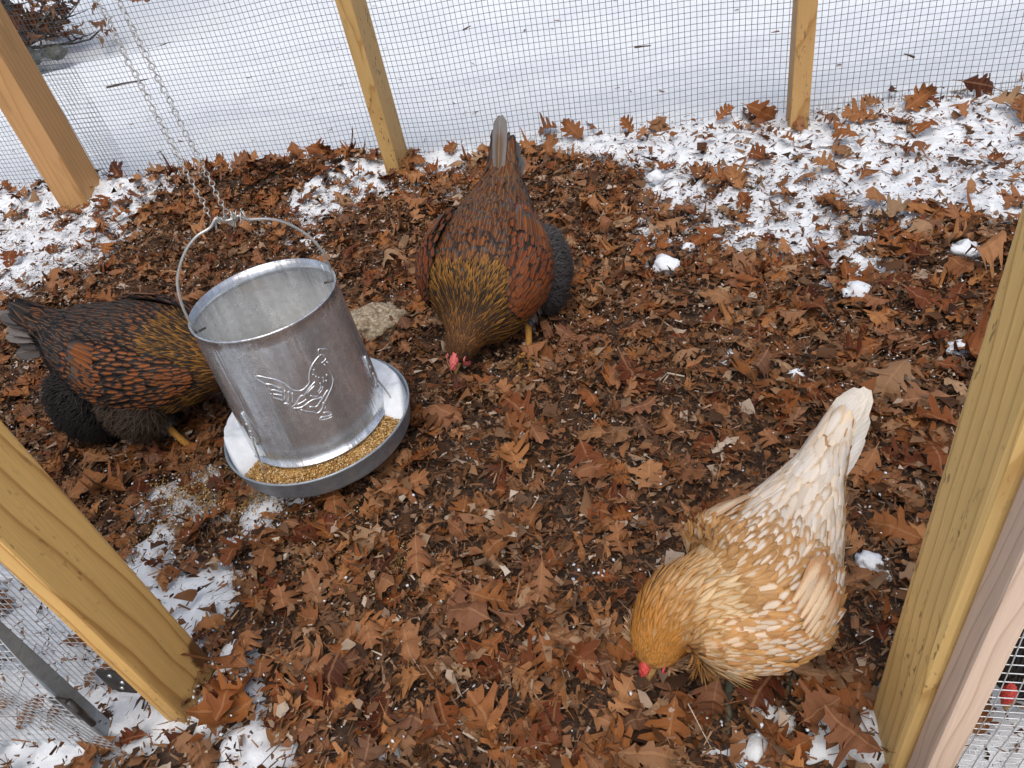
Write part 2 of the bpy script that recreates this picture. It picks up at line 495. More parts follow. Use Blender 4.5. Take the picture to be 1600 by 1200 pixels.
# ------------------------------------------------------------------ timber
def timber(name, x0, x1, y0, y1, z0, z1, mat, parent, bev=.003, lean=(0, 0)):
    """a sawn board with eased edges; its own origin at its foot so the grain runs along it"""
    bm = bmesh.new()
    bmesh.ops.create_cube(bm, size=1.0)
    L = z1 - z0
    for v in bm.verts:
        v.co = ((v.co.x) * (x1 - x0), (v.co.y) * (y1 - y0), (v.co.z + .5) * L)
    bmesh.ops.bevel(bm, geom=[e for e in bm.edges], offset=bev, segments=2, affect='EDGES', profile=.6)
    o = bm_obj(name, bm, mat, parent)
    o.location = ((x0 + x1) / 2, (y0 + y1) / 2, z0)
    o.rotation_euler = (lean[0], lean[1], 0)
    return o

PINE = lin(205, 158, 88); PINE_D = lin(150, 98, 40)
M['pine_a'] = mat_wood("pine_orange", lin(205, 160, 108), lin(178, 125, 74), (.05, -.16), 60, 0, .02, [(-.03, -.045, .03, .035), (.045, -.03, .04, .03)])
M['pine_b'] = mat_wood("pine_specked", lin(208, 172, 112), lin(160, 112, 56), (.0, .16), 150, .9, .004)
M['pine_c'] = mat_wood("pine_plain", lin(204, 164, 108), lin(160, 116, 64), (.02, .18), 120, .5, .01)
M['pine_d'] = mat_wood("pine_broad_grain", lin(228, 184, 112), lin(160, 104, 46), (-.035, -.06), 44, .4, .05, [(.016, .036, .115, .019), (.016, -.012, .62, .010)])
M['pine_e'] = mat_wood("pine_weather_specked", lin(242, 204, 132), lin(188, 140, 74), (.04, .09), 70, .6, .03)
M['grey_board'] = mat_wood("weathered_board", lin(228, 200, 174), lin(184, 150, 122), (.03, -.05), 105, .08, .03, grey=.12)
M['red_board'] = mat_wood("reddish_stile", lin(212, 186, 158), lin(176, 140, 112), (.03, -.07), 90, .1, .02, grey=.15)

def wire_grid(name, x0, x1, z0, z1, cell, r, mat, parent, yf, seg=4, nseg=14, xf=None, jit=.0012, seed=0, skip=None):
    """square welded mesh: every wire a bent tube, woven a wire's thickness apart"""
    g = Geo(); rr = np.random.default_rng(seed)
    xs = np.arange(x0, x1 + 1e-6, cell); zs = np.arange(z0, z1 + 1e-6, cell)
    zz = np.linspace(z0, zs[-1], nseg + 1)
    for x in xs:
        xx = x + .004 * np.sin(zz * 3 + x * 1.7) + rr.normal(0, jit * .4)
        p = np.stack([xx, yf(xx, zz), zz], -1)
        if xf is not None: p = xf(p)
        g.tube(p, r, seg, caps=False)
    nx = max(8, int((x1 - x0) / .06))
    xx = np.linspace(x0, xs[-1], nx + 1)
    for z in zs:
        z_ = z + .004 * np.sin(xx * 4.1 + z * 9) + .0035 * np.sin(xx * 11 + z * 3) + rr.normal(0, jit * .4)
        p = np.stack([xx, yf(xx, z_) + 1.6 * r, z_], -1)
        if xf is not None: p = xf(p)
        g.tube(p, r, seg, caps=False)
    return g.build(name, mat, parent)

CELL = .0172
fence = empty("wire_fence", (0, FENCE_Y, 0))
tag(fence, "long wire mesh fence on three pine posts between the pen and the snowfield", "fence")
def wave(x, z): return .012 * np.sin(x * 2.1 + 1) + .010 * np.sin(x * 5.3 + z * 4) - .02 * np.exp(-(z / .05) ** 2)
wire_grid("wire_mesh", -4.2, 1.75, -.02, 1.62, CELL, .00088, M['wire'], fence, lambda x, z: wave(x, z) + .012, 3, 16, seed=3)
# loose second layer folded inwards along the foot of the fence, right of the right-hand post
def skirt(x, z): return -.03 - .10 * np.clip((z + .01) / .07, 0, 1) ** 1.5 * 0 - .015 * np.sin(x * 7)
wire_grid("folded_wire_edge", .36, 1.6, .0, .062, CELL * .8, .0006, M['wire'], fence, lambda x, z: -.012 + .01 * np.sin(x * 6) + .25 * (z - .03), 3, 3, seed=4)
wire_grid("overlapped_wire_edge", -2.16, -2.02, .1, .55, CELL * .9, .00062, M['wire'], fence, lambda x, z: -.02 + .0 * x, 3, 6, seed=6)
post = timber("post", -2.265, -2.140, -.165, -.045, -.05, 1.75, M['pine_a'], fence, .004, (0, .0))
post2 = timber("post", -.962, -.914, -.145, -.026, -.05, 1.75, M['pine_b'], fence)
post3 = timber("post", .310, .361, -.120, -.018, -.05, 1.75, M['pine_c'], fence)

# ------------------------------------------------------------------ doorway
dp = empty("door_post", (-.72, .42, 0))
tag(dp, "broad golden pine door post with dark oval knot at its foot, beside the mesh door", "post")
timber("post", -.008, .024, -.044, .044, -.06, 1.75, M['pine_d'], dp, .004, (.012, -.016))

dp2 = empty("door_post", (.218, .425, 0))
tag(dp2, "pale pine door post with dark specks, right of the buff hen", "post")
timber("post", -.019, .030, -.044, .044, -.06, 1.75, M['pine_e'], dp2, .008, (0, .010))

side = empty("wire_fence", (.22, .36, 0))
tag(side, "wire mesh panel framed by a weathered pinkish board at the right edge", "fence panel")
timber("board", -.013, .010, -.017, .0155, -.06, 1.7, M['grey_board'], side, .003, (0, .010))
wire_grid("wire_mesh", .004, .60, .0, 1.2, .0127, .0006, M['wire_light'], side, lambda x, z: .006 + .004 * np.sin(z * 20) + 0 * x, 4, 20, seed=9)

door = empty("mesh_door", (-.80, .35, 0))
tag(door, "open wire mesh door with a thin metal edge at the lower left", "door")
timber("door_edge", -.008, .0, -.010, .010, .0, 1.7, M['galv_dull'], door, .002)
timber("stile", -.92, -.85, -.016, .016, .035, 1.7, M['red_board'], door, .003)
for z in (.9,):
    b = timber("rail", -.016, .016, -.03, .03, 0, .774, M['red_board'], door, .003)
    b.rotation_euler = (0, -math.pi / 2, 0)
    b.rotation_euler = Matrix(((0, 0, -1), (0, 1, 0), (1, 0, 0))).to_3x3().to_euler()
    b.location = (-.075, 0, z + .03)
wire_grid("wire_mesh", -.93, .055, .0, 1.55, .0127, .0007, M['wire_light'], door, lambda x, z: -.024 - .012 * np.sin(x * 9 + z * 7) ** 2, 4, 24, seed=12)
# butterfly hinge: two leaves, barrel and screws
hz = .115
hinge = empty("hinge", (0, 0, 0)); hinge.parent = door
def plate(name, x0, x1, y, z0, z1, th, parent):
    bm = bmesh.new(); bmesh.ops.create_cube(bm, size=1)
    for v in bm.verts: v.co = ((x0 + x1) / 2 + v.co.x * (x1 - x0), y + v.co.y * th, (z0 + z1) / 2 + v.co.z * (z1 - z0))
    bmesh.ops.bevel(bm, geom=[e for e in bm.edges if abs(e.verts[0].co.y - e.verts[1].co.y) > th * .5], offset=.006, segments=3, affect='EDGES')
    return bm_obj(name, bm, M['dark_iron'], parent)
g = Geo(); g.tube([(.026, -.018, hz - .03), (.026, -.018, hz + .03)], .0045, 10); g.build("hinge_barrel", M['dark_iron'], hinge)
plate("hinge_leaf", .03, .072, .0265, hz - .028, hz + .028, .002, hinge).location = (0, 0, 0)
plate("hinge_leaf", -.014, .024, -.0145, hz - .028, hz + .028, .002, hinge)
g = Geo()
for sx, sz in ((.05, .016), (.05, -.016), (.06, 0)):
    g.tube([(sx, .0262, hz + sz), (sx, .0238, hz + sz)], [.0038, .0025], 10)
g.build("hinge_screws", M['galv'], hinge)

# mesh of the fixed front panel left of the door post, seen through the door
panel = empty("wire_fence", (-.745, .415, 0))
tag(panel, "fixed wire mesh panel behind the open door at the lower left", "fence panel")
wire_grid("wire_mesh", -.95, .0, .0, 1.5, .0127, .0007, M['wire_light'], panel, lambda x, z: .004 * np.sin(x * 14) + 0 * z, 4, 20, seed=14)

# ------------------------------------------------------------------ oak leaves
def leaf_mesh(seed, torn=0):
    r = np.random.default_rng(seed)
    #        t_mid  w    t_edge
    rows = [(-.2, .007, -.2), (-.02, .01, -.02), (.06, .06, .05), (.13, .09, .13), (.19, .20, .20), (.235, .27, .30), (.26, .22, .315), (.31, .115, .31), (.345, .105, .345), (.39, .22, .41), (.43, .36, .49), (.47, .40, .60),
            (.50, .30, .585), (.545, .145, .53), (.575, .135, .56), (.61, .24, .64), (.66, .35, .74), (.70, .36, .83), (.73, .25, .80), (.765, .13, .745), (.79, .12, .775), (.83, .18, .85), (.88, .21, .96), (.91, .13, .945), (.94, .06, .935), (1.0, .01, 1.02)]
    if torn == 5:
        tt_ = np.linspace(0, 1, 26); rows = [(-.15 + 1.15 * a, max(.008, (.30 if seed % 2 else .19) * math.sin(math.pi * min(1, max(0, (a - .12) / .88))) ** .8), -.15 + 1.15 * a + .03) for a in tt_]
    rows = np.array(rows)
    L = r.uniform(.085, .125)
    lob = np.interp(np.arange(len(rows)), [0, 5, 11, 17, 22, 25], r.uniform(.65, 1.3, 6)); lob2 = np.interp(np.arange(len(rows)), [0, 5, 11, 17, 22, 25], r.uniform(.65, 1.3, 6))
    wL = rows[:, 1] * lob * r.uniform(.93, 1.07, len(rows)); wR = rows[:, 1] * lob2 * r.uniform(.93, 1.07, len(rows))
    sin_ = np.array([3, 7, 8, 13, 14, 19, 20, 24])
    k = r.uniform(.8, 2.1); wL[sin_] *= k; wR[sin_] *= k
    lo, hi = 0, len(rows)
    if torn == 1: lo = r.integers(6, 13)
    if torn == 2: hi = r.integers(10, 19)
    if torn == 4: lo = r.integers(4, 12); hi = lo + r.integers(5, 9)
    idx = np.arange(lo, hi)
    S = np.array([-1, -.55, 0, .55, 1.0])
    V = []; UV = []
    jl, jr = r.normal(0, .014, len(rows)), r.normal(0, .014, len(rows))
    for i in idx:
        for s in S:
            w = wL[i] if s < 0 else wR[i]
            te = rows[i, 2] + (jl[i] if s < 0 else jr[i]) * (w > .15)
            tt = rows[i, 0] + (te - rows[i, 0]) * abs(s) ** 1.2
            V.append((s * w, tt, 0)); UV.append((s * min(1, w * 2.2), tt, 0))
    V = np.array(V); UV = np.array(UV)
    if torn == 3:                              # half of the blade missing
        keep = S >= -.55
    else: keep = S > -2
    # curl
    x, y = V[:, 0].copy(), V[:, 1].copy()
    k1 = r.uniform(-1.1, 1.1); k2 = r.uniform(-1.0, 2.4); tw = r.uniform(-1.2, 1.2)
    z = k1 * (y - .45) ** 2 + k2 * x ** 2 * (1.3 if torn else 1) + tw * x * (y - .4)
    z += (.16) * (vnoise(x * 5 + seed, y * 5, seed) - .5) + .06 * (vnoise(x * 11, y * 11 + seed, seed + 1) - .5)
    # lobes roll up or down at the tips
    z += r.uniform(-.5, .9) * np.clip(np.abs(x) - .16, 0, 1) ** 1.3
    V[:, 2] = z
    V[:, 1] -= .45
    V *= L
    n = len(idx); q = []
    for i in range(n - 1):
        for k in range(4):
            if not (keep[k] and keep[k + 1]): continue
            q.append((i * 5 + k, i * 5 + k + 1, (i + 1) * 5 + k + 1, (i + 1) * 5 + k))
    return V, np.array(q), UV

VARS = [leaf_mesh(100 + i, [0, 4, 0, 1, 0, 3, 2, 4, 0, 5][i % 10]) for i in range(60)]
LEAF_ME = []
for i, (V, q, UV) in enumerate(VARS):
    o = mesh_np("oak_leaf", V, q, M['leaf'], attrs={"luv": ('FLOAT_VECTOR', UV), "rnd": ('FLOAT', np.zeros(len(V)))})
    LEAF_ME.append(o.data); bpy.data.objects.remove(o)

def to_px(x, y, z):
    d = (x - 0.0, y - 0.0, z - .92)
    c = [sum(CAM_R[k][j] * d[k] for k in range(3)) for j in range(3)]
    return 800 + 1130 * c[0] / c[2], 600 + 1130 * c[1] / c[2], c[2]

def litter_density(x, y):
    """how thick whole leaves lie: thick along the left half of the fence and by the door, thin in the scratched middle and on snow"""
    d = .62 + 0 * x
    d = d + 1.5 * np.exp(-((y - 2.2) / .14) ** 2) * sstep(-.2, -.7, x)
    d = d + .55 * np.exp(-((x + .3) / .42) ** 2 - ((y - .48) / .2) ** 2)
    d = d + .3 * np.exp(-((x - .15) / .3) ** 2 - ((y - 1.25) / .35) ** 2)
    d = d - .5 * np.exp(-((x + .25) / .36) ** 2 - ((y - .90) / .25) ** 2)
    sn = snow_amount(x, y)
    d = d * (1 - .86 * sstep(.0, .4, sn))
    d = d * (1 - .93 * sstep(2.30, 2.36, y)) * (1 - .7 * sstep(.3, .2, y))
    return np.clip(d * (.55 + .9 * fbm(x * 4, y * 4, 61, 2)), 0, 1.4)

def scatter(n, seed):
    r = np.random.default_rng(seed); xs = []; ys = []
    while len(xs) < n:
        x = r.uniform(-3.0, 1.4, 4000); y = r.uniform(.1, 2.42, 4000)
        ok = r.random(4000) * 1.3 < litter_density(x, y)
        xs += list(x[ok]); ys += list(y[ok])
    return np.array(xs[:n]), np.array(ys[:n])

def rot_mats(r, n, tilt):
    a = r.uniform(0, 2 * np.pi, n); b = np.abs(r.normal(0, tilt, n)); c = r.uniform(0, 2 * np.pi, n)
    Rz = np.zeros((n, 3, 3)); Rz[:, 0, 0] = np.cos(a); Rz[:, 0, 1] = -np.sin(a); Rz[:, 1, 0] = np.sin(a); Rz[:, 1, 1] = np.cos(a); Rz[:, 2, 2] = 1
    ax = np.stack([np.cos(c), np.sin(c), 0 * c], -1); K = np.zeros((n, 3, 3))
    K[:, 0, 1] = -ax[:, 2]; K[:, 0, 2] = ax[:, 1]; K[:, 1, 0] = ax[:, 2]; K[:, 1, 2] = -ax[:, 0]; K[:, 2, 0] = -ax[:, 1]; K[:, 2, 1] = ax[:, 0]
    Rt = np.eye(3) + np.sin(b)[:, None, None] * K + (1 - np.cos(b))[:, None, None] * (K @ K)
    flip = r.random(n) < .35
    Fm = np.tile(np.eye(3), (n, 1, 1)); Fm[flip, 2, 2] = -1; Fm[flip, 0, 0] = -1
    return Rt @ Rz @ Fm

# deep layer: joined
r_ = np.random.default_rng(5)
N_DEEP = 4600
lx, ly = scatter(N_DEEP, 71)
Rm = rot_mats(r_, N_DEEP, .27)
lz = surf_z(lx, ly) + .002 + r_.random(N_DEEP) * .020
lv = []; lq = []; luv = []; lr = []; nb = 0
for i in range(N_DEEP):
    V, q, UV = VARS[r_.integers(len(VARS))]
    s = r_.uniform(.30, .72)
    P = (V * s) @ Rm[i].T
    P[:, 2] -= P[:, 2].min() * .55
    lv.append(P + (lx[i], ly[i], lz[i])); lq.append(q + nb); luv.append(UV); lr.append(np.full(len(V), r_.random())); nb += len(V)
deep = mesh_np("leaf_litter", np.concatenate(lv), np.concatenate(lq), M['leaf'], ground, attrs={"luv": ('FLOAT_VECTOR', np.concatenate(luv)), "rnd": ('FLOAT', np.concatenate(lr))})
tag(deep, kind="stuff")

# torn scraps
N_SC = 76000
sx = r_.uniform(-3.0, 1.4, N_SC * 2); sy = r_.uniform(.1, 2.36, N_SC * 2)
ok = r_.random(N_SC * 2) < (.95 - .80 * sstep(-.05, .3, snow_amount(sx, sy))) * (1 - .9 * sstep(2.24, 2.34, sy))
sx, sy = sx[ok][:N_SC], sy[ok][:N_SC]; N_SC = len(sx)
k = 6
ang = np.sort(r_.uniform(0, 2 * np.pi, (N_SC, k)), 1)
rad = r_.uniform(.35, 1.0, (N_SC, k)) * (r_.gamma(1.7, .0046, (N_SC, 1)) + .0024)
asp = r_.uniform(.3, 1.0, (N_SC, 1))
P = np.zeros((N_SC, k + 1, 3))
P[:, 1:, 0] = rad * np.cos(ang); P[:, 1:, 1] = rad * np.sin(ang) * asp
P[:, 1:, 2] = r_.normal(0, .26, (N_SC, k)) * rad
P = np.einsum('nij,nkj->nki', rot_mats(r_, N_SC, .42), P)
P += np.stack([sx, sy, surf_z(sx, sy) + .002 + r_.random(N_SC) * .032], -1)[:, None, :]
b0 = (np.arange(N_SC) * (k + 1))[:, None, None]
tri = np.array([(0, i, i % k + 1) for i in range(1, k + 1)])[None] + b0
o = mesh_np("leaf_scraps", P.reshape(-1, 3), tri.reshape(-1, 3), M['shred'], ground, smooth=False, attrs={"rnd": ('FLOAT', np.repeat(r_.random(N_SC) * np.where(rad.max(1) > .009, .86, 1.0), k + 1))})
tag(o, kind="stuff")

# crumbs, stalks and needles
N_CR = 110000
sx = r_.uniform(-3.0, 1.4, N_CR * 2); sy = r_.uniform(.1, 2.40, N_CR * 2)
ok = r_.random(N_CR * 2) < (.95 - .78 * sstep(.0, .5, snow_amount(sx, sy))) * (1 - .93 * sstep(2.22, 2.36, sy))
sx, sy = sx[ok][:N_CR], sy[ok][:N_CR]; N_CR = len(sx)
ln = r_.gamma(2.0, .0042, N_CR) + .002; wd = r_.uniform(.0006, .0022, N_CR)
stalk = r_.random(N_CR) < .12
ln[stalk] *= 2.6; wd[stalk] = .0007
P = np.zeros((N_CR, 4, 3))
P[:, 0] = np.stack([-ln / 2, -wd, 0 * ln], -1); P[:, 1] = np.stack([ln / 2, -wd * .6, ln * .1], -1)
P[:, 2] = np.stack([ln / 2, wd * .6, ln * .1], -1); P[:, 3] = np.stack([-ln / 2, wd, 0 * ln], -1)
P[:, 0, 2] += wd * .5
P = np.einsum('nij,nkj->nki', rot_mats(r_, N_CR, .35), P)
P += np.stack([sx, sy, surf_z(sx, sy) + .003 + r_.random(N_CR) * .028], -1)[:, None, :]
qd = np.arange(N_CR * 4).reshape(-1, 4)
o = mesh_np("leaf_crumbs", P.reshape(-1, 3), qd, M['shred'], ground, smooth=False, attrs={"rnd": ('FLOAT', np.repeat(r_.random(N_CR) ** .8, 4))})
tag(o, kind="stuff")

# whole leaves on top: each one an object of its own
placed = []
def put_leaf(x, y, s, rz, tilt=0.0, axis_=0.0, var=None, up=.012):
    v = var if var is not None else random.randrange(len(LEAF_ME))
    o = bpy.data.objects.new("oak_leaf", LEAF_ME[v])
    z = float(surf_z(np.array([x]), np.array([y]))[0])
    V = VARS[v][0] * s
    Rt = Matrix.Rotation(tilt, 3, Vector((math.cos(axis_), math.sin(axis_), 0))) @ Matrix.Rotation(rz, 3, 'Z')
    if random.random() < .3 and tilt < .7: Rt = Rt @ Matrix.Rotation(math.pi, 3, 'Y')
    zmin = min((Rt @ Vector(p)).z for p in V)
    o.location = (x, y, z + up - zmin * .6)
    o.rotation_euler = Rt.to_euler(); o.scale = (s, s, s)
    link(o, ground)
    placed.append((x, y))
HAND = [(-0.322,0.487,1.0,0.1),(-0.578,0.583,1.1,0.2),(-0.322,0.573,1.1,0.3),(-0.175,0.872,0.9,0.2),(-0.106,1.095,1.2,0.2),(-0.316,0.999,1.0,0.3),(-0.49,0.803,1.0,0.3),(0.135,1.438,1.1,0.3),(0.055,1.503,1.0,0.2),(-0.138,0.542,1.1,0.1),(-0.197,0.5,0.9,0.3),(0.15,0.574,1.0,0.2),(-0.528,0.458,1.0,0.1),(-0.579,0.435,0.8,0.2),(-0.091,0.463,1.2,0.3),(-0.034,0.418,1.3,0.2),(-0.323,0.41,1.0,0.2),(-0.45,0.524,0.9,0.2),(-0.22,0.611,0.9,0.3),(0.339,1.04,1.1,0.2),(0.382,1.005,1.0,0.2),(0.262,0.843,0.9,0.3),(0.282,0.72,1.0,0.3),(0.149,0.465,1.0,0.3),(-1.326,2.46,1.0,0.7),(-1.236,2.651,1.1,1.2),(-1.225,2.781,0.9,1.3),(-1.434,2.4,1.0,0.6),(-1.636,2.538,1.0,0.8),(-1.783,2.543,1.0,0.7),(-1.895,2.479,0.9,0.6),(-2.082,2.493,1.0,0.6),(-2.179,2.455,0.8,0.5),(-1.246,2.528,1.1,0.9),(0.235,2.362,1.1,1.0),(0.128,2.341,1.0,0.6),(-0.071,2.319,0.8,0.5),(0.504,2.204,1.2,0.2),(0.653,2.232,1.0,1.1),(0.828,2.301,1.1,1.1),(0.861,2.167,1.1,0.4),(0.87,2.096,1.0,0.5),(-0.759,2.576,0.6,0.9),(-0.756,2.399,0.7,0.4),(-0.168,2.458,0.7,0.9),(0.556,2.394,0.7,1.1),(-0.049,2.028,0.8,0.3),(0.437,2.061,0.8,0.2),(0.365,1.913,0.8,0.2),(-2.77,2.43,0.9,0.4),(-2.601,2.426,0.6,0.6),(-2.223,2.136,0.6,0.5),(-2.301,2.125,0.5,0.2),(-1.326,2.046,1.0,0.3),(-1.541,2.287,1.0,0.4),(-0.898,2.222,0.8,0.3),(-0.415,2.232,0.9,0.6),(-0.34,2.315,1.0,0.9),(-0.35,2.03,1.0,0.3),(0.137,1.885,0.9,0.3)]
for (x, y, s, tl) in HAND:
    y = min(y, 2.315 if x < -.2 else 2.33); s = min(s, 1.05 if y < .8 else 1.2)
    put_leaf(x, y, s * (.62 if y < .8 else .74), random.uniform(0, 6.28), tl + random.uniform(0, .2), random.uniform(-.4, .4), random.choice([0, 2, 4, 8, 10, 12, 14, 18, 20, 22, 24, 28, 30]))
cx, cy = scatter(6000, 91)
for x, y in zip(cx, cy):
    if len(placed) >= 300: break
    px, py, d = to_px(x, y, .02)
    if not (-20 < px < 1620 and -20 < py < 1220): continue
    if random.random() > min(1.0, (1.35 / d) ** 2.0): continue
    if any((x - a) ** 2 + (y - b) ** 2 < .030 ** 2 for a, b in placed): continue
    put_leaf(x, y, random.uniform(.36, .74) * (.82 if y < .75 else 1.0), random.uniform(0, 6.28), abs(random.gauss(0, .18)), random.uniform(0, 6.28))
# ------------------------------------------------------------------ feeder
EMBOSS = [[[-0.575,0.3026],[-0.57,0.306],[-0.546,0.3062],[-0.525,0.3031],[-0.497,0.3021],[-0.476,0.2989],[-0.456,0.2953]],[[-0.579,0.2972],[-0.54,0.2929],[-0.517,0.2862],[-0.551,0.2833],[-0.601,0.2827]],[[-0.535,0.28],[-0.503,0.2723]],[[-0.582,0.2792],[-0.546,0.2672],[-0.536,0.2545],[-0.553,0.244],[-0.607,0.2346],[-0.668,0.2277],[-0.734,0.221],[-0.788,0.2151]],[[-0.582,0.2964],[-0.652,0.2936],[-0.728,0.2881],[-0.786,0.2809],[-0.829,0.2704],[-0.852,0.2623],[-0.921,0.2572],[-0.979,0.255],[-1.035,0.2574],[-1.084,0.262],[-1.118,0.2715],[-1.163,0.2814],[-1.235,0.2901],[-1.317,0.2957],[-1.378,0.3002],[-1.445,0.3015],[-1.452,0.2992],[-1.417,0.2925],[-1.374,0.2858],[-1.362,0.2778],[-1.341,0.2704]],[[-1.365,0.2846],[-1.298,0.2818],[-1.253,0.2764],[-1.197,0.2703]],[[-1.367,0.2643],[-1.341,0.2704],[-1.296,0.2707],[-1.246,0.2664],[-1.204,0.2618]],[[-1.355,0.2659],[-1.348,0.2579],[-1.29,0.2521],[-1.244,0.2465]],[[-1.331,0.2633],[-1.277,0.2606],[-1.226,0.2567]],[[-1.174,0.2654],[-1.19,0.2562],[-1.227,0.2479]],[[-1.136,0.2617],[-1.151,0.2525],[-1.193,0.2425]],[[-1.1,0.2569],[-1.117,0.2469],[-1.154,0.2387]],[[-1.26,0.2411],[-1.224,0.2407],[-1.199,0.2363]],[[-0.972,0.2446],[-0.898,0.2517],[-0.829,0.2567],[-0.781,0.259]],[[-0.945,0.2449],[-0.871,0.2498],[-0.807,0.253]],[[-0.73,0.2531],[-0.737,0.2457],[-0.804,0.2388]],[[-0.717,0.244],[-0.749,0.2386],[-0.8,0.2356]],[[-1.192,0.2303],[-1.116,0.2348],[-1.073,0.2406],[-1.02,0.2456],[-0.985,0.2444],[-0.976,0.2389]],[[-1.172,0.2284],[-1.082,0.2249],[-0.996,0.2279],[-0.91,0.2304],[-0.837,0.2282],[-0.771,0.2271]],[[-1.11,0.2325],[-1.029,0.234],[-0.97,0.2365]],[[-1.092,0.2214],[-1.037,0.2141],[-0.963,0.2084],[-0.938,0.2035],[-0.884,0.2039],[-0.825,0.2098],[-0.794,0.2177]],[[-0.978,0.2207],[-0.902,0.2155],[-0.833,0.2207],[-0.736,0.2294],[-0.67,0.234]],[[-0.793,0.2156],[-0.786,0.2088],[-0.815,0.2039]],[[-0.851,0.1989],[-0.798,0.1959],[-0.755,0.1891],[-0.794,0.188],[-0.855,0.1908],[-0.901,0.1926],[-0.928,0.1886],[-0.87,0.1856],[-0.807,0.1836],[-0.767,0.1837]],[[-0.726,0.2802],[-0.736,0.278]],[[-0.765,0.2735],[-0.769,0.2714]],[[-0.711,0.2634],[-0.715,0.2614]],[[-0.665,0.2597],[-0.667,0.2539],[-0.691,0.2499]],[[-0.603,0.2603],[-0.614,0.2563]],[[-0.64,0.2516],[-0.653,0.2467]],[[-0.742,0.2678],[-0.745,0.266]],[[-0.909,0.2395],[-0.871,0.2347],[-0.824,0.2323]]]
FX, FY = -.670, .903
ZB, ZT, RB, RT = .108, .365, .1295, .1205
feeder = empty("hanging_feeder", (FX, FY, 0))
tag(feeder, "round galvanised hanging feeder with embossed hen and golden feed in its tray", "feeder")
def lathe(name, prof, mat, parent, seg=96, closed=False):
    prof = np.asarray(prof, float); n = len(prof)
    th = np.linspace(0, 2 * np.pi, seg, endpoint=False)
    v = np.stack([prof[:, 0][:, None] * np.cos(th), prof[:, 0][:, None] * np.sin(th), np.repeat(prof[:, 1][:, None], seg, 1)], -1).reshape(-1, 3)
    q = []
    for i in range(n if closed else n - 1):
        j = (i + 1) % n
        for k in range(seg):
            l = (k + 1) % seg
            q.append((i * seg + k, i * seg + l, j * seg + l, j * seg + k))
    return mesh_np(name, v, np.array(q), mat, parent)
def hop_r(z): return RB + (RT - RB) * (z - ZB) / (ZT - ZB)
zz = np.linspace(ZB, ZT, 14)
outer = [(hop_r(z), z) for z in zz]
rim = [(RT + .0016, ZT + .0012), (RT + .0018, ZT + .0034), (RT + .0002, ZT + .0046), (RT - .0018, ZT + .0034), (RT - .0018, ZT)]
inner = [(hop_r(z) - .0018, z) for z in zz[::-1]]
bead = [(RB - .002, ZB - .002), (RB + .001, ZB - .0035), (RB + .0026, ZB - .001), (RB + .0020, ZB + .0016)]
hopper = lathe("hopper", outer + rim + inner + bead, M['galv'], feeder, closed=True)
g = Geo()
for l in EMBOSS:
    P = np.array([[(hop_r(z) - .0004) * math.cos(a), (hop_r(z) - .0004) * math.sin(a), z] for a, z in l])
    if len(P) > 2: P = catmull(P, len(P) * 3)
    g.tube(P, .0016, 7)
g.build("embossed_hen", M['galv'], hopper)
g = Geo()   # lapped seam
P = np.array([[(hop_r(z) + .0004) * math.cos(1.0), (hop_r(z) + .0004) * math.sin(1.0), z] for z in zz]); g.tube(P, .0016, 5)
P = np.array([[(hop_r(z) - .0020) * math.cos(1.0), (hop_r(z) - .0020) * math.sin(1.0), z] for z in zz]); g.tube(P, .0014, 5)
g.build("seam", M['galv'], hopper)
TR = .173
tray = lathe("tray", [(.0, .063), (.10, .0625), (.157, .0625), (.163, .064), (.1665, .070), (TR - .001, .104), (TR + .002, .1075), (TR + .001, .1105), (TR - .0015, .110), (TR - .0022, .1055), (.165, .072), (.16, .0665), (.10, .065), (.0, .065)], M['galv_dull'], feeder)
for a0 in (-1.955, .185, 2.28):
    br = empty("bracket", (0, 0, 0)); br.parent = feeder
    # teardrop strap lying on the wall
    n = 18; ang = np.linspace(0, 2 * np.pi, n, endpoint=False)
    za = .188 + .036 * np.cos(ang); wa = .012 * np.sin(ang) * (1 + .45 * np.cos(ang + np.pi))
    ring_o = np.array([[(hop_r(z) + .0022) * math.cos(a0 + w / .125), (hop_r(z) + .0022) * math.sin(a0 + w / .125), z] for z, w in zip(za, wa)])
    ring_i = ring_o * np.array([.985, .985, 1])
    cen = ring_o.mean(0)
    v = np.vstack([ring_o, ring_i, cen[None] * np.array([1.004, 1.004, 1])])
    q = [(k, (k + 1) % n, n + (k + 1) % n, n + k) for k in range(n)]
    tr = [(2 * n, (k + 1) % n, k) for k in range(n)]
    mesh_np("strap", v, [np.array(q), np.array(tr)], M['galv'], br)
    gg = Geo(); gg.tube(ring_o, .0009, 5, closed=True); gg.build("strap_edge", M['galv'], br)
    gg = Geo()
    for z in (.198, .182):
        c0 = np.array([hop_r(z) * math.cos(a0), hop_r(z) * math.sin(a0), z]); o_ = np.array([math.cos(a0), math.sin(a0), 0])
        gg.tube([c0 + o_ * .001, c0 + o_ * .0035, c0 + o_ * .0048], [.0042, .0036, .0006], 10)
    gg.build("rivets", M['wire_bright'], br)
    gg = Geo(); er = np.array([math.cos(a0), math.sin(a0), 0]); et = np.array([-math.sin(a0), math.cos(a0), 0])
    path = [er * (hop_r(.172) + .003) + [0, 0, .172] - et * .004, er * (hop_r(.168) + .0055) + [0, 0, .166], er * .139 + [0, 0, .14] + et * .004, er * .1435 + [0, 0, .11] + et * .007, er * .146 + [0, 0, .088] + et * .009]
    gg.tube(catmull(path, 14), .0015, 6); gg.build("hook_wire", M['wire_bright'], br)
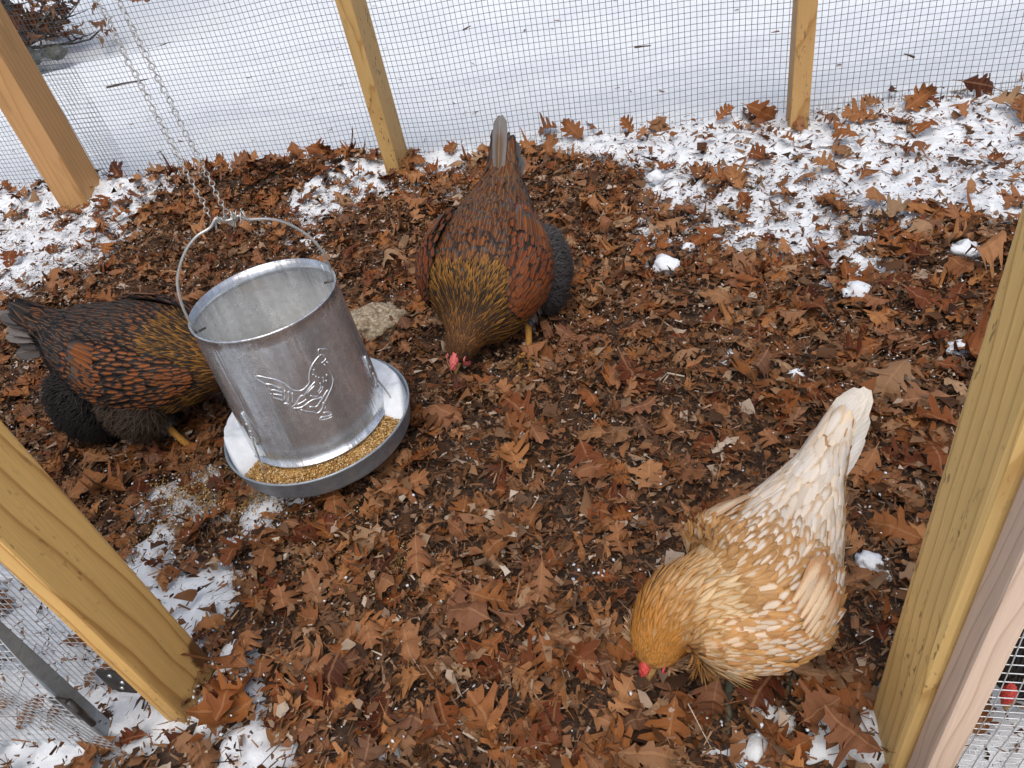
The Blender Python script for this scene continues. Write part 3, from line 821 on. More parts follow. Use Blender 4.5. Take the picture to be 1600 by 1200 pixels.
# carrying handle
ea = np.array([.8234, .5675, 0])
bp = [(-.1130, .350), (-.1165, .365), (-.1155, .403), (-.1035, .445), (-.077, .480), (-.0505, .4985), (-.027, .5045), (-.013, .515), (-.003, .5075), (.010, .5060), (.019, .5075), (.027, .4985), (.042, .4935), (.064, .4845), (.0865, .4655), (.1065, .436), (.1165, .404), (.1185, .372), (.1165, .352)]
P = np.array([ea * s + [0, 0, z] for s, z in bp])
g = Geo(); g.tube(catmull(P, 70), .0022, 8)
bail = g.build("handle", M['wire_bright'], feeder)
for s in (-1, 1):
    g = Geo(); g.tube([ea * s * .126 + [0, 0, .3515], ea * s * .100 + [0, 0, .3535]], .0019, 7)
    g.build("handle_pin", M['dark_iron'], bail)

# feed in tray and hopper
t = NT("cracked_grain")
rn = t.attr("rnd")
t.p(Base_Color=t.ramp(rn, [(0, (.16, .075, .022)), (.3, (.36, .19, .05)), (.6, (.52, .31, .095)), (.85, (.66, .47, .2)), (1, (.72, .62, .42))]), Roughness=.5)
M['grain'] = t.m
def grains(name, pts, size, parent, seed, mat=None):
    r = np.random.default_rng(seed); N = len(pts)
    base = np.array([(1, 0, 0), (-1, 0, 0), (0, .75, 0), (0, -.75, 0), (0, 0, .6), (0, 0, -.6)], float)
    tri = np.array([(0, 2, 4), (2, 1, 4), (1, 3, 4), (3, 0, 4), (2, 0, 5), (1, 2, 5), (3, 1, 5), (0, 3, 5)])
    P = base[None] * (size * r.uniform(.6, 1.35, (N, 1, 1))) * r.uniform(.65, 1.25, (N, 6, 1))
    P = np.einsum('nij,nkj->nki', rot_mats(r, N, 1.0), P) + pts[:, None]
    T = tri[None] + (np.arange(N) * 6)[:, None, None]
    o = mesh_np(name, P.reshape(-1, 3), T.reshape(-1, 3), mat or M['grain'], parent, smooth=False, attrs={"rnd": ('FLOAT', np.repeat(r.random(N), 6))})
    return tag(o, kind="stuff")
rr = np.random.default_rng(23)
def tray_pts(n, z0=.094):
    a = rr.uniform(0, 2 * np.pi, n); q = np.sqrt(rr.uniform(.120 ** 2, .1655 ** 2, n))
    z = z0 + .006 * (fbm(a * 3, q * 30, 9, 2) - .5) + .012 * (.165 - q) / .04 * .6
    return np.stack([q * np.cos(a), q * np.sin(a), z], -1)
feed = lathe("feed_bed", [(.120, .101), (.135, .098), (.150, .0935), (.1665, .090)], mat_plain("feed_meal", (.40, .23, .075), .8, .2, .5, 300, bump=.6), feeder)
grains("feed_grains", tray_pts(9000), .0021, feeder, 31)
t = NT("feed_dust"); co = t.coord()
n = t.noise(t.mapping(co, (1, 1, 1), (.02, .01, 0)), 16, 4, .55)
v = t.new("ShaderNodeVectorMath", operation='LENGTH'); t.link(t.mapping(co, (1.0, 1.6, 0), (-.02, -.012, 0), (0, 0, .6)), v.inputs[0])
c = t.mix(t.rng(t.math('ADD', v.outputs['Value'], t.math('MULTIPLY', n, .04)), .02, .085, 1, 0), (.46, .46, .44), (.30, .19, .08))
t.p(Base_Color=t.mix(t.rng(n, .35, .65, 0, .5), c, (.52, .53, .52)), Roughness=.85)
t.bump(t.noise(co, 240, 4, .7), .35, .003)
M['dust'] = t.m
lathe("feed_in_hopper", [(.0, .272), (.03, .270), (.06, .262), (.09, .25), (.1225, .238)], M['dust'], feeder)

# snow lying in the tray (one heap each side)
def heap(name, a0, a1, r0, r1, zb, h, seed, label):
    na, nr = 40, 16
    aa = np.linspace(a0, a1, na); qq = np.linspace(r0, r1, nr)
    A, Q = np.meshgrid(aa, qq)
    u = (A - a0) / (a1 - a0); w = (Q - r0) / (r1 - r0)
    prof = np.clip(np.minimum(np.minimum(u, 1 - u) * 5, 1), 0, 1) ** .6 * np.clip(np.minimum(w * 8 + .55, (1 - w) * 7), 0, 1) ** .5
    Z = zb + (h * prof) * (.8 + .5 * fbm(A * 6, Q * 50, seed, 3)) - .004 * (1 - prof)
    o = mesh_np(name, np.stack([Q * np.cos(A), Q * np.sin(A), Z], -1).reshape(-1, 3),
                np.stack([np.arange(na * nr).reshape(nr, na)[:-1, :-1], np.arange(na * nr).reshape(nr, na)[1:, :-1], np.arange(na * nr).reshape(nr, na)[1:, 1:], np.arange(na * nr).reshape(nr, na)[:-1, 1:]], -1).reshape(-1, 4), M['snow'])
    o.location = (FX, FY, 0)
    return tag(o, label, "snow", "snow in the feeder tray")
heap("snow_heap", 2.35, 3.14 + .98, .124, .1690, .096, .036, 3, "smooth snow heap in the left side of the feeder tray")
heap("snow_heap", -.02, 1.55, .124, .1680, .096, .026, 5, "thin snow crust in the right side of the feeder tray")

# spilt grain on the ground
def spill(cx, cy, sx_, sy_, n, seed):
    r = np.random.default_rng(seed)
    x = r.normal(cx, sx_, n); y = r.normal(cy, sy_, n)
    return np.stack([x, y, surf_z(x, y) + .004 + r.random(n) * .012], -1)
grains("spilt_grain", np.concatenate([spill(-.88, .80, .06, .035, 1900, 1), spill(-.95, .74, .09, .05, 900, 8), spill(-.80, .77, .04, .02, 500, 2), spill(-.50, .655, .035, .02, 900, 3), spill(-.62, .70, .05, .035, 500, 4), spill(-.5, .62, .10, .07, 350, 6)]), .0022, ground, 41)

# stone behind the feeder
def lump(name, loc, r, seed, mat, sq=(1, 1, .7), amp=.35, freq=2.2, sub=4):
    bm = bmesh.new(); bmesh.ops.create_icosphere(bm, subdivisions=sub, radius=1)
    from mathutils import noise as mn
    for v in bm.verts:
        p = v.co.copy(); k = 1 + amp * mn.noise(p * freq + Vector((seed * 3.1, seed, 0))) + amp * .45 * mn.noise(p * freq * 2.7 + Vector((0, seed, 9))) + amp * .2 * mn.noise(p * freq * 7)
        v.co = Vector((p.x * sq[0], p.y * sq[1], p.z * sq[2])) * (k * r)
    o = bm_obj(name, bm, mat, None, True); o.location = loc
    return o
t = NT("speckled_stone"); co = t.coord()
n = t.noise(co, 120, 4, .7); n2 = t.noise(co, 22, 3, .6)
c = t.ramp(n, [(.3, (.06, .045, .03)), (.43, (.24, .18, .11)), (.55, (.46, .38, .26)), (.68, (.72, .68, .60))])
t.p(Base_Color=t.mix(t.rng(n2, .4, .7, 0, .5), c, (.3, .24, .16)), Roughness=.85); t.bump(n, .9, .008)
tag(lump("stone", (-.735, 1.325, .012), .085, 4, t.m, (1.15, .85, .48), .30), "rough speckled tan stone on the leaves behind the feeder", "stone")

# lone lumps of snow on the leaves
CL = [(-.047, 1.482, .027, "largest lone snow lump, on the leaves right of the dark hen's tail fluff"), (.006, 1.565, .013, "small snow lump just behind the largest lone lump"),
      (.572, 1.475, .026, "snow lump by the right-hand door post, farthest back on that side"), (.475, 1.147, .019, "snow lump beside the upper end of the right-hand door post"),
      (.419, 1.425, .014, "snow lump half way between the right door post and the snow patch"), (.336, 1.346, .024, "flattened snow lump on the leaves behind the buff hen's tail"),
      (.187, 1.085, .013, "tiny snow lump left of the buff hen's tail tip"), (.268, .984, .012, "tiny snow lump right of the buff hen's tail tip"),
      (.232, .665, .016, "snow lump in the shade right of the buff hen's wing"), (-.076, 1.95, .022, "small snow lump in front of the fence, between middle and right posts")]
for i, (x, y, r, lb) in enumerate(CL):
    tag(lump("snow_lump", (x, y, float(surf_z(np.array([x]), np.array([y]))[0]) + r * .55 + .008), r, 11 + i, M['snow'], (1.1, .9, .75), .5, 1.7, 3), lb, "snow lump", "lone snow lumps on the leaves")
r_ = np.random.default_rng(17)
gx = r_.uniform(-2.6, 1.0, 16000); gy = r_.uniform(.35, 2.2, 16000)
ok = r_.random(16000) < sstep(-.62, .0, snow_amount(gx, gy)) * .85 + .008
gx, gy = gx[ok], gy[ok]
o = grains("snow_crumbs", np.stack([gx, gy, surf_z(gx, gy) + .010 + r_.random(len(gx)) * .016], -1), .0031, snow_ground, 51, M['snow'])

# ------------------------------------------------------------------ chains
def chain_link():
    g = Geo()
    # figure-eight of bent wire, its two eyes at right angles
    def eye(z0, z1, w, ax):
        a = np.linspace(0, 2 * np.pi, 14, endpoint=False)
        c, h = (z0 + z1) / 2, (z1 - z0) / 2
        p = np.zeros((14, 3)); p[:, 2] = c + h * np.cos(a); p[:, ax] = w * np.sin(a) * (1 - .25 * np.cos(a))
        return p
    g.tube(eye(.0, .0088, .0036, 0), .0009, 5, closed=True)
    g.tube(eye(.0078, .0166, .0036, 1), .0009, 5, closed=True)
    return g
lk = chain_link().build("link", M['wire_bright'])
LINK_ME = lk.data; bpy.data.objects.remove(lk)
CH = [((-.690, .897, .517), (-.706, .900, .817), "left of the two thin steel chains holding up the feeder"), ((-.668, .907, .515), (-.676, .900, .812), "right of the two thin steel chains holding up the feeder")]
for ci, (p0, p1, lb) in enumerate(CH):
    ch = empty("chain", p0); tag(ch, lb, "chain", "feeder chains")
    d = (Vector(p1) - Vector(p0)).normalized()
    qrot = d.to_track_quat('Z', 'Y')
    for i in range(58):
        o = bpy.data.objects.new("link", LINK_ME)
        rz = .75 + .25 * math.sin(i * .35 + ci) + i * .035 + ci * .6
        o.rotation_euler = (qrot.to_matrix() @ Matrix.Rotation(rz, 3, 'Z') @ Matrix.Rotation(random.gauss(0, .06), 3, 'X')).to_euler()
        o.location = d * (i * .0152) + Vector((random.gauss(0, .0004), random.gauss(0, .0004), 0))
        link(o, ch)
    # the end wound round the handle
    g = Geo(); r2 = np.random.default_rng(60 + ci)
    for k in range(9):
        s = (-.016 + .004 * k if ci == 0 else .004 + .0032 * k) + r2.normal(0, .0015)
        c0 = ea * s + np.array([FX, FY, .508]) - np.array(p0) + r2.normal(0, .0025, 3)
        a = np.linspace(0, 2 * np.pi, 14, endpoint=False)
        e1 = np.cross(ea, (0, 0, 1)) + r2.normal(0, .35, 3); e2 = np.array([0, 0, 1.0]) + r2.normal(0, .35, 3)
        rad = r2.uniform(.0042, .0078)
        g.tube(c0 + rad * (np.cos(a)[:, None] * e1 * .62 + np.sin(a)[:, None] * e2), .00085, 5, closed=True)
    g.build("wound_links", M['wire_bright'], ch)
# ------------------------------------------------------------------ hens
def frames(rings, n):
    """smooth spine: returns centre, tangent, side, up, width, height arrays"""
    R = catmull(np.array(rings, float), n)
    c = R[:, :3]; w = np.maximum(R[:, 3], .002); h = np.maximum(R[:, 4], .002)
    tg = np.gradient(c, axis=0); tg /= np.linalg.norm(tg, axis=1)[:, None]
    side = np.cross(np.tile((0, 0, 1.0), (n, 1)), tg)
    side = np.where(np.linalg.norm(side, axis=1)[:, None] < .3, np.array([0, 1.0, 0]), side)
    side /= np.linalg.norm(side, axis=1)[:, None]
    # keep the sideways axis close to the bird's own left
    for i in range(n):
        s = np.array([0, 1.0, 0]) * .8 + side[i] * .2 if side[i][1] > 0 else np.array([0, 1.0, 0])
        s = s - tg[i] * (s @ tg[i]); side[i] = s / np.linalg.norm(s)
    up = np.cross(tg, side)
    return c, tg, side, up, w, h

class Body:
    def __init__(s, rings, n=120):
        s.n = n
        s.c, s.t, s.s, s.u, s.w, s.h = frames(rings, n)
        d = np.linalg.norm(np.diff(s.c, axis=0), axis=1); s.len = np.concatenate([[0], np.cumsum(d)])
    def at(s, u, th):
        """u 0 (tail) .. 1 (face), th 0 = left side, pi/2 = top"""
        u = np.clip(np.asarray(u, float), 0, 1) * (s.n - 1); i = np.minimum(u.astype(int), s.n - 2); f = (u - i)[:, None]
        L = lambda a: a[i] * (1 - f) + a[i + 1] * f
        c, sd, up = L(s.c), L(s.s), L(s.u)
        w = L(s.w[:, None]); h = L(s.h[:, None])
        cs, sn = np.cos(th)[:, None], np.sin(th)[:, None]
        e = .92
        cs_ = np.sign(cs) * np.abs(cs) ** e; sn_ = np.sign(sn) * np.abs(sn) ** e
        return c + sd * cs_ * w + up * sn_ * h
    def frame(s, u, th):
        p = s.at(u, th); e = .006
        pu = s.at(np.minimum(u + e, 1), th) - s.at(np.maximum(u - e, 0), th)
        pt = s.at(u, th + .03) - s.at(u, th - .03)
        nrm = np.cross(pt, pu)
        nrm /= np.linalg.norm(nrm, axis=1)[:, None] + 1e-12
        i = np.minimum((np.clip(u, 0, 1) * (s.n - 1)).astype(int), s.n - 1)
        out = p - s.c[i]
        nrm = np.where((np.sum(nrm * out, 1) < 0)[:, None], -nrm, nrm)
        d = -pu / (np.linalg.norm(pu, axis=1)[:, None] + 1e-12)
        return p, nrm, d
    def mesh(s, name, mat, parent, seg=36):
        th = np.linspace(0, 2 * np.pi, seg, endpoint=False)
        U = np.linspace(0, 1, s.n)
        v = np.concatenate([s.at(np.full(seg, u), th) for u in U])
        q = [(i * seg + k, i * seg + (k + 1) % seg, (i + 1) * seg + (k + 1) % seg, (i + 1) * seg + k) for i in range(s.n - 1) for k in range(seg)]
        v = np.vstack([v, s.c[:1], s.c[-1:]])
        t = [(s.n * seg, (k + 1) % seg, k) for k in range(seg)] + [(s.n * seg + 1, (s.n - 1) * seg + k, (s.n - 1) * seg + (k + 1) % seg) for k in range(seg)]
        return mesh_np(name, v, [np.array(q), np.array(t)], mat, parent)

F_T = np.array([0, .16, .36, .58, .78, .92, 1.0])
def feathers(name, parent, pos, nrm, d, L, W, ca, cb, th, lift=.16, curl=.10, seed=0, shape=0, camber=.35, roll=.12, rag=1.0):
    """a coat of overlapping feathers: every one a cambered vane with a rounded or pointed tip"""
    r = np.random.default_rng(seed); N = len(pos)
    prof = {0: [.45, .78, .97, 1.0, .88, .58, .10], 1: [.5, .75, .9, .82, .55, .28, .04], 2: [.30, .55, .8, .97, 1.0, .84, .30]}[shape]
    prof = np.array(prof)
    nrm = nrm / (np.linalg.norm(nrm, axis=1)[:, None] + 1e-12)
    d = d - nrm * np.sum(d * nrm, 1)[:, None]; d /= np.linalg.norm(d, axis=1)[:, None] + 1e-12
    sd = np.cross(nrm, d)
    a = r.normal(0, roll, N)[:, None]
    d, sd = d * np.cos(a) + sd * np.sin(a), sd * np.cos(a) - d * np.sin(a)
    lf = (lift * r.uniform(.6, 1.4, N))
    L = np.broadcast_to(L, N) * r.uniform(.85, 1.15, N); W = np.broadcast_to(W, N) * r.uniform(.88, 1.12, N)
    S = np.array([-1, -.5, 0, .5, 1.0]); nr, nc = len(F_T), 5
    T = np.repeat(F_T, nc); SS = np.tile(S, nr); PR = np.repeat(prof, nc)
    P = pos[:, None] + d[:, None] * (L[:, None] * T)[..., None] + sd[:, None] * (W[:, None] * .5 * SS * PR)[..., None]
    hgt = L[:, None] * (lf[:, None] * T - np.broadcast_to(curl, N)[:, None] * T ** 2) - camber * W[:, None] * .5 * (SS ** 2) * PR + .0008
    P = P + nrm[:, None] * hgt[..., None]
    edge = (np.abs(SS) > .9) * (T > .1)
    P = P - sd[:, None] * (np.sign(SS) * edge * W[:, None] * .5 * PR * rag * r.uniform(-.16, .30, (N, len(T))))[..., None] + d[:, None] * (edge * rag * L[:, None] * r.uniform(-.07, .07, (N, len(T))))[..., None]
    k = nr * nc
    q = np.array([(i * nc + j, i * nc + j + 1, (i + 1) * nc + j + 1, (i + 1) * nc + j) for i in range(nr - 1) for j in range(nc - 1)])
    Q = (q[None] + (np.arange(N) * k)[:, None, None]).reshape(-1, 4)
    fuv = np.zeros((N, k, 3)); fuv[..., 0] = SS; fuv[..., 1] = T; fuv[..., 2] = r.random(N)[:, None]
    def colr(c):
        c = np.broadcast_to(np.asarray(c, float), (N, 3)); o = np.ones((N, k, 4)); o[..., :3] = (c * r.uniform(.85, 1.15, (N, 1)))[:, None]; return o.reshape(-1, 4)
    return mesh_np(name, P.reshape(-1, 3), Q, M['feather'], parent, True, attrs={"ca": ('FLOAT_COLOR', colr(ca)), "cb": ('FLOAT_COLOR', colr(cb)), "fuv": ('FLOAT_VECTOR', fuv.reshape(-1, 3)), "th": ('FLOAT', np.repeat(np.broadcast_to(th, N), k))})

def rows(body, u0, u1, th0, th1, spacing, along, seed):
    """staggered shingle rows between two stations of the body and two girth angles"""
    r = np.random.default_rng(seed); U = []; TH = []
    lo, hi = u0 * (body.n - 1), u1 * (body.n - 1)
    l0, l1 = np.interp(lo, np.arange(body.n), body.len), np.interp(hi, np.arange(body.n), body.len)
    m = max(2, int(abs(l1 - l0) / along))
    for k in range(m):
        l = l0 + (l1 - l0) * (k + .5) / m
        u = np.interp(l, body.len, np.arange(body.n)) / (body.n - 1)
        i = int(u * (body.n - 1)); per = .5 * (body.w[i] + body.h[i]) * abs(th1 - th0)
        c = max(3, int(per / spacing))
        tt = th0 + (th1 - th0) * ((np.arange(c) + .5 + (.5 if k % 2 else 0)) / c)
        U.append(np.clip(u + r.normal(0, .006, c), 0, 1)); TH.append(tt + r.normal(0, .18, c) * abs(th1 - th0) / c)
    return np.concatenate(U), np.concatenate(TH)

def wing_surface(body, sgn, u_a, u_b, bulge):
    """folded wing: teardrop patch standing off the flank; returns f(a,b)->pos,nrm,dir with a 0 shoulder..1 tip, b 0 upper..1 lower edge"""
    def f(a, b):
        u = u_a + (u_b - u_a) * a
        half = np.interp(a, [0, .12, .35, .65, .85, 1.0], [.30, .62, .85, .72, .42, .12])
        mid = np.interp(a, [0, .3, .7, 1], [.25, .28, .50, .80])
        ang = mid + half * (.5 - b) * 1.5
        th = ang if sgn > 0 else math.pi - ang
        p, n, d = body.frame(u, th)
        off = bulge * np.clip(np.sin(np.pi * np.clip(a * .92 + .06, 0, 1)) ** .6, 0, 1) * np.clip(1 - (2 * b - 1) ** 4, 0, 1) ** .5
        return p + n * off[:, None], n, d
    return f

def hen(name, loc, heading, scale, rings, P, label, seed):
    root = empty(name, loc, heading); root.scale = (scale,) * 3
    tag(root, label, "hen")
    B = Body(rings)
    B.mesh("body", P['skin'], root)
    sd = seed * 100
    # shares of the spine
    uN, uH = P['u_neck'], P['u_head']
    # body coat ---------------------------------------------------------
    U, TH = rows(B, uN + .04, .01, 0, 2 * np.pi, .011, .0095, sd)
    p, n, d = B.frame(U, TH)
    low = sstep(-.25, -.65, np.sin(TH))          # belly
    rear = sstep(.30, .10, U)
    r = np.random.default_rng(sd + 1)
    ca, cb, th = P['body'](U, TH, p, r)
    feathers("body_feathers", root, p, n, d, .024, P.get("fw", .0165), ca, cb, th, P.get('lift', .11), .07, sd + 2)["kind"] = "stuff"
    # saddle: longer feathers falling over the tail root -----------------
    U, TH = rows(B, .37, .02, .15, math.pi - .15, .012, .011, sd + 3)
    p, n, d = B.frame(U, TH)
    ca, cb, th = P['saddle'](U, TH, p, r)
    feathers("saddle_feathers", root, p + n * .0012, n, d, np.interp(U, [.05, .37], [.042, .026]), np.interp(U, [.05, .37], [.019, P.get('fw', .0165)]), ca, cb, th, .11, .085, sd + 4)["kind"] = "stuff"
    # wings --------------------------------------------------------------
    for sg in (1, -1):
        f = wing_surface(B, sg, P['wing'][0] - (P.get('wing_in', 0) if sg < 0 else 0), P['wing'][1], P['wing'][2])
        A, Bb = np.meshgrid(np.linspace(0, .86, 26), np.linspace(.04, .96, 14)); a, b = A.ravel(), Bb.ravel()
        p, n, d = f(a, b)
        i = np.arange(26 * 14).reshape(14, 26)
        q = np.stack([i[:-1, :-1], i[:-1, 1:], i[1:, 1:], i[1:, :-1]], -1).reshape(-1, 4)
        wing = mesh_np("wing", p, q, P['skin'], root)
        aa = []; bb = []
        for k, x in enumerate(np.arange(.02, .80, .052)):
            c = int(np.interp(x, [0, .15, .4, .8], [7, 12, 13, 9]))
            y = (np.arange(c) + .5 + (.5 if k % 2 else 0)) / (c + .5); aa += [x] * c; bb += list(y)
        aa = np.array(aa) + r.normal(0, .008, len(aa)); bb = np.clip(np.array(bb) + r.normal(0, .012, len(bb)), 0, 1)
        p, n, d = f(np.clip(aa, 0, 1), bb)
        ca, cb, th = P['covert'](aa, bb, r)
        feathers("covert_feathers", wing, p + n * .002, n, d, P.get('cl', .026), P.get('fw', .0165), ca, cb, th, P.get('lift', .12), .08, sd + 6 + sg)["kind"] = "stuff"
        # flight feathers: long vanes from mid wing to the tip
        m = 11
        bb = np.linspace(.12, .97, m); aa = np.full(m, .56) + .10 * np.abs(bb - .5)
        p, n, d = f(aa, bb); p2, n2, d2 = f(np.minimum(aa + .3, 1), .5 + (bb - .5) * .75)
        dd = p2 - p
        ca, cb, th = P['flight'](m, r)
        Ld = np.linalg.norm(dd, axis=1); Lf = np.full(m, P['flight_len'])
        drop = -np.sum(dd * n, 1) / Ld ** 2 * Lf
        feathers("flight_feathers", wing, p + n * (.002 + .0004 * np.arange(m)[::-1])[:, None], n, dd, Lf, .019, ca, cb, th, .02, drop * .95, sd + 8 + sg, 2, .3, .02)["kind"] = "stuff"
    # hackle -------------------------------------------------------------
    U, TH = rows(B, uH, uN - .02, 0, 2 * np.pi, P['hack'][0], P['hack'][1], sd + 9)
    p, n, d = B.frame(U, TH)
    ca, cb, th = P['hackle'](U, TH, p, r)
    k_ = (U - uN) / (uH - uN)
    feathers("hackle_feathers", root, p, n, d, np.interp(k_, [0, .5, 1], [.040, .034, .015]), np.interp(k_, [0, .5, 1], P['hack'][2]), ca, cb, th, P['hack'][3], .10, sd + 10, 1, .3, .16)["kind"] = "stuff"
    # head feathers: short
    U, TH = rows(B, P['u_face'], uH - .03, 0, 2 * np.pi, .0045, .004, sd + 11)
    eyes = [B.at(np.array([.945]), np.array([a_]))[0] for a_ in (.38, math.pi - .38)]
    p, _, _ = B.frame(U, TH); far_ = np.min([np.linalg.norm(p + 0 - e_, axis=1) for e_ in eyes], 0) > .0078
    U, TH = U[far_], TH[far_]
    p, n, d = B.frame(U, TH)
    ca, cb, th = P['headc'](U, TH, p, r)
    feathers("head_feathers", root, p, n, d, .011, .0055, ca, cb, th, .14, .08, sd + 12, 1)["kind"] = "stuff"
    # fluff of thighs and vent: soft filaments ---------------------------
    fl = []
    for (u0, u1, t0, t1, nn, ln, col) in P['fluff']:
        u = r.uniform(u0, u1, nn); th_ = r.uniform(t0, t1, nn)
        p, n, d = B.frame(u, th_)
        dn = d + n * .55 + np.array([0, 0, -.5]) + r.normal(0, .25, (nn, 3))
        fl.append((p, n, dn, np.full(nn, ln), np.tile(col, (nn, 1)) * r.uniform(.6, 1.5, (nn, 1))))
    p, n, dn, ln, col = [np.concatenate(x) for x in zip(*fl)]
    feathers("fluff", root, p - n * .004, n, dn, ln, .0062, col, col, 2.0, .30, .10, sd + 13, 1, .2, .4)["kind"] = "stuff"
    for (c_, r3, cl_, m) in P.get('puffs', []):
        c_ = np.array(c_); r3 = np.array(r3)
        m = int(m * 2.6); v = r.normal(0, 1, (m, 3)); v /= np.linalg.norm(v, axis=1)[:, None]; v0 = v; m_ = m; v = v * (1 + .16 * (vnoise(v[:, :1] * 3 + v[:, 2:] * 4 + 5, v[:, 1:2] * 3 - v[:, 2:] * 2, 7) - .5) + r.normal(0, .04, (m, 1)))
        bm = bmesh.new(); bmesh.ops.create_icosphere(bm, subdivisions=3, radius=1)
        for q_ in bm.verts: q_.co = Vector(c_ + np.array(q_.co) * r3 * .93)
        bm_obj("down_base", bm, mat_plain("down", tuple(cl_), .95, .05, .3, 200, bump=.8), root, True)
        nn_ = v0 / r3; nn_ /= np.linalg.norm(nn_, axis=1)[:, None]
        col = np.tile(cl_, (m, 1)) * r.uniform(.75, 1.3, (m, 1))
        feathers("down", root, c_ + v * r3, nn_, np.array([-.75, 0, -.55]) + nn_ * .25 + r.normal(0, .30, (m, 3)), .026, .0024, col, col * .8, 1.0, .16, .06, sd + 60, 1, .2, .3)["kind"] = "stuff"
    # thighs -------------------------------------------------------------
    for (hx, hy, hz_, fx, fy, yaw) in P['legs']:
        sgn = 1 if hy > 0 else -1
        leg = empty("leg", (0, 0, 0)); leg.parent = root
        g = Geo()
        hock = np.array([fx - .028, fy, .075]); foot = np.array([fx, fy, .012]); hip = np.array([hx, hy, hz_])
        g.tube(catmull([hip, hip * .5 + hock * .5 + [.012, 0, 0], hock], 10), np.interp(np.linspace(0, 1, 10), [0, .5, 1], [.040, .032, .011]), 14)
        th_o = g.build("thigh", P['skin'], leg)
        # thigh feathers
        m = 230; tt = r.uniform(0, 1, m); an = r.uniform(0, 2 * np.pi, m)
        ax = hock - hip; ax /= np.linalg.norm(ax); e1 = np.cross(ax, (0, 1, 0)); e1 /= np.linalg.norm(e1); e2 = np.cross(ax, e1)
        nn_ = np.cos(an)[:, None] * e1 + np.sin(an)[:, None] * e2
        pp = hip + (hock - hip) * tt[:, None] + nn_ * np.interp(tt, [0, .5, 1], [.040, .033, .012])[:, None]
        ca, cb, th = P['thigh'](m, r)
        feathers("thigh_feathers", leg, pp, nn_, np.tile(ax, (m, 1)) + r.normal(0, .1, (m, 3)), .022, .013, ca, cb, th, .14, .08, sd + 15 + sgn, 0)["kind"] = "stuff"
        g = Geo()
        g.tube([hock + [.003, 0, .012], hock, hock * .5 + foot * .5, foot + [0, 0, .006], foot], [.0085, .0088, .0068, .0075, .0082], 10)
        for a, ln_ in ((0, .055), (.55, .046), (-.55, .046), (math.pi - .25, .022)):
            aa_ = yaw + a; dv = np.array([math.cos(aa_), math.sin(aa_), 0])
            pts = [foot, foot + dv * ln_ * .4 + [0, 0, .003], foot + dv * ln_ * .8 + [0, 0, -.004], foot + dv * ln_ + [0, 0, -.008], foot + dv * (ln_ + .011) + [0, 0, -.013]]
            g.tube(catmull(pts, 12), np.interp(np.linspace(0, 1, 12), [0, .3, .75, .85, 1], [.0065, .0056, .0048, .0026, .0006]), 8)
        g.build("foot", P['shank'], leg)
    # tail ---------------------------------------------------------------
    c0 = B.at(np.array([.05]), np.array([math.pi / 2]))[0]
    tl = P['tail']
    for k in range(tl['n']):
        f = (k + .5) / tl['n'] * 2 - 1
        sgn = 1 if f > 0 else -1
        el = tl['el'] - .38 * abs(f) ** 1.5; yw = f * tl['spread']
        dv = np.array([-math.cos(el) * math.cos(yw), math.cos(el) * math.sin(yw) + tl.get('dy', 0), math.sin(el)])
        nv = np.array([math.sin(el) * .9, f * tl.get('tent', .9), math.cos(el) * .9])
        base = c0 + np.array([.045, f * .018, -.05 - .016 * abs(f)]) + np.array([.0, 0, .0015 * (5.5 - abs(k - 5))])
        ca, cb, th = tl['col'](k, r)
        o = feathers("tail_feather", root, base[None], nv[None], dv[None], tl['len'] * (1 - .22 * abs(f)), tl['w'], np.array([ca]), np.array([cb]), np.array([th]), .0, .10, sd + 30 + k, 2, .25, .02, .15)
    # face ---------------------------------------------------------------
    ft = B.t[-1]; fs = B.s[-1]; fu = B.u[-1]; fc = B.c[-1]
    g = Geo()
    tip = fc + ft * .026 - fu * .005
    g.tube([fc - ft * .006, fc + ft * .005, fc + ft * .016, tip], [.0088, .0078, .0050, .0008], 10)
    beak = g.build("beak", P['beak'], root)
    g = Geo(); g.tube([fc - ft * .004 - fu * .004, fc + ft * .006 - fu * .0055, fc + ft * .014 - fu * .006], [.006, .0048, .0008], 8)
    g.build("lower_beak", P['beak'], beak)
    hi = int(.945 * (B.n - 1)); 
    for s in (1, -1):
        e = eyes[0 if s > 0 else 1]
        bm = bmesh.new(); bmesh.ops.create_uvsphere(bm, u_segments=16, v_segments=10, radius=.0052)
        o = bm_obj("eye", bm, P['eye'], root, True); o.location = e
        g = Geo(); a = np.linspace(0, 2 * np.pi, 16, endpoint=False)
        rc = e[None] + B.t[hi] * (np.cos(a) * .0058)[:, None] + B.u[hi] * (np.sin(a) * .0052)[:, None] + B.s[hi] * s * .0016
        g.tube(rc, .0016, 6, closed=True); g.build("eyelid", P['flesh'], root)
        if P['wattle']:
            g = Geo(); w0 = fc - fu * .009 + fs * s * .006 - ft * .004
            g.tube([w0, w0 - fu * .008 + fs * s * .003, w0 - fu * .018 + fs * s * .004, w0 - fu * .024 + fs * s * .003], [.004, .007, .0085, .003], 10)
            g.build("wattle", P['flesh'], root)
    # comb: low knobbly rose comb from the beak back over the crown
    bm = bmesh.new(); bmesh.ops.create_icosphere(bm, subdivisions=4, radius=1)
    from mathutils import noise as mn
    cl, cw, chh = P['comb']
    for v in bm.verts:
        p_ = v.co.copy(); kk = 1 + .28 * mn.noise(p_ * 4.5 + Vector((seed, 0, 0))) + .12 * mn.noise(p_ * 11)
        wdt = cw * (1 - .45 * max(0, -p_.x))
        v.co = Vector((p_.x * cl, p_.y * wdt, p_.z * chh)) * kk
    o = bm_obj("comb", bm, P['flesh'], root, True)
    j = int(P['comb_u'] * (B.n - 1)); ctr = B.at(np.array([P['comb_u']]), np.array([math.pi / 2]))[0]
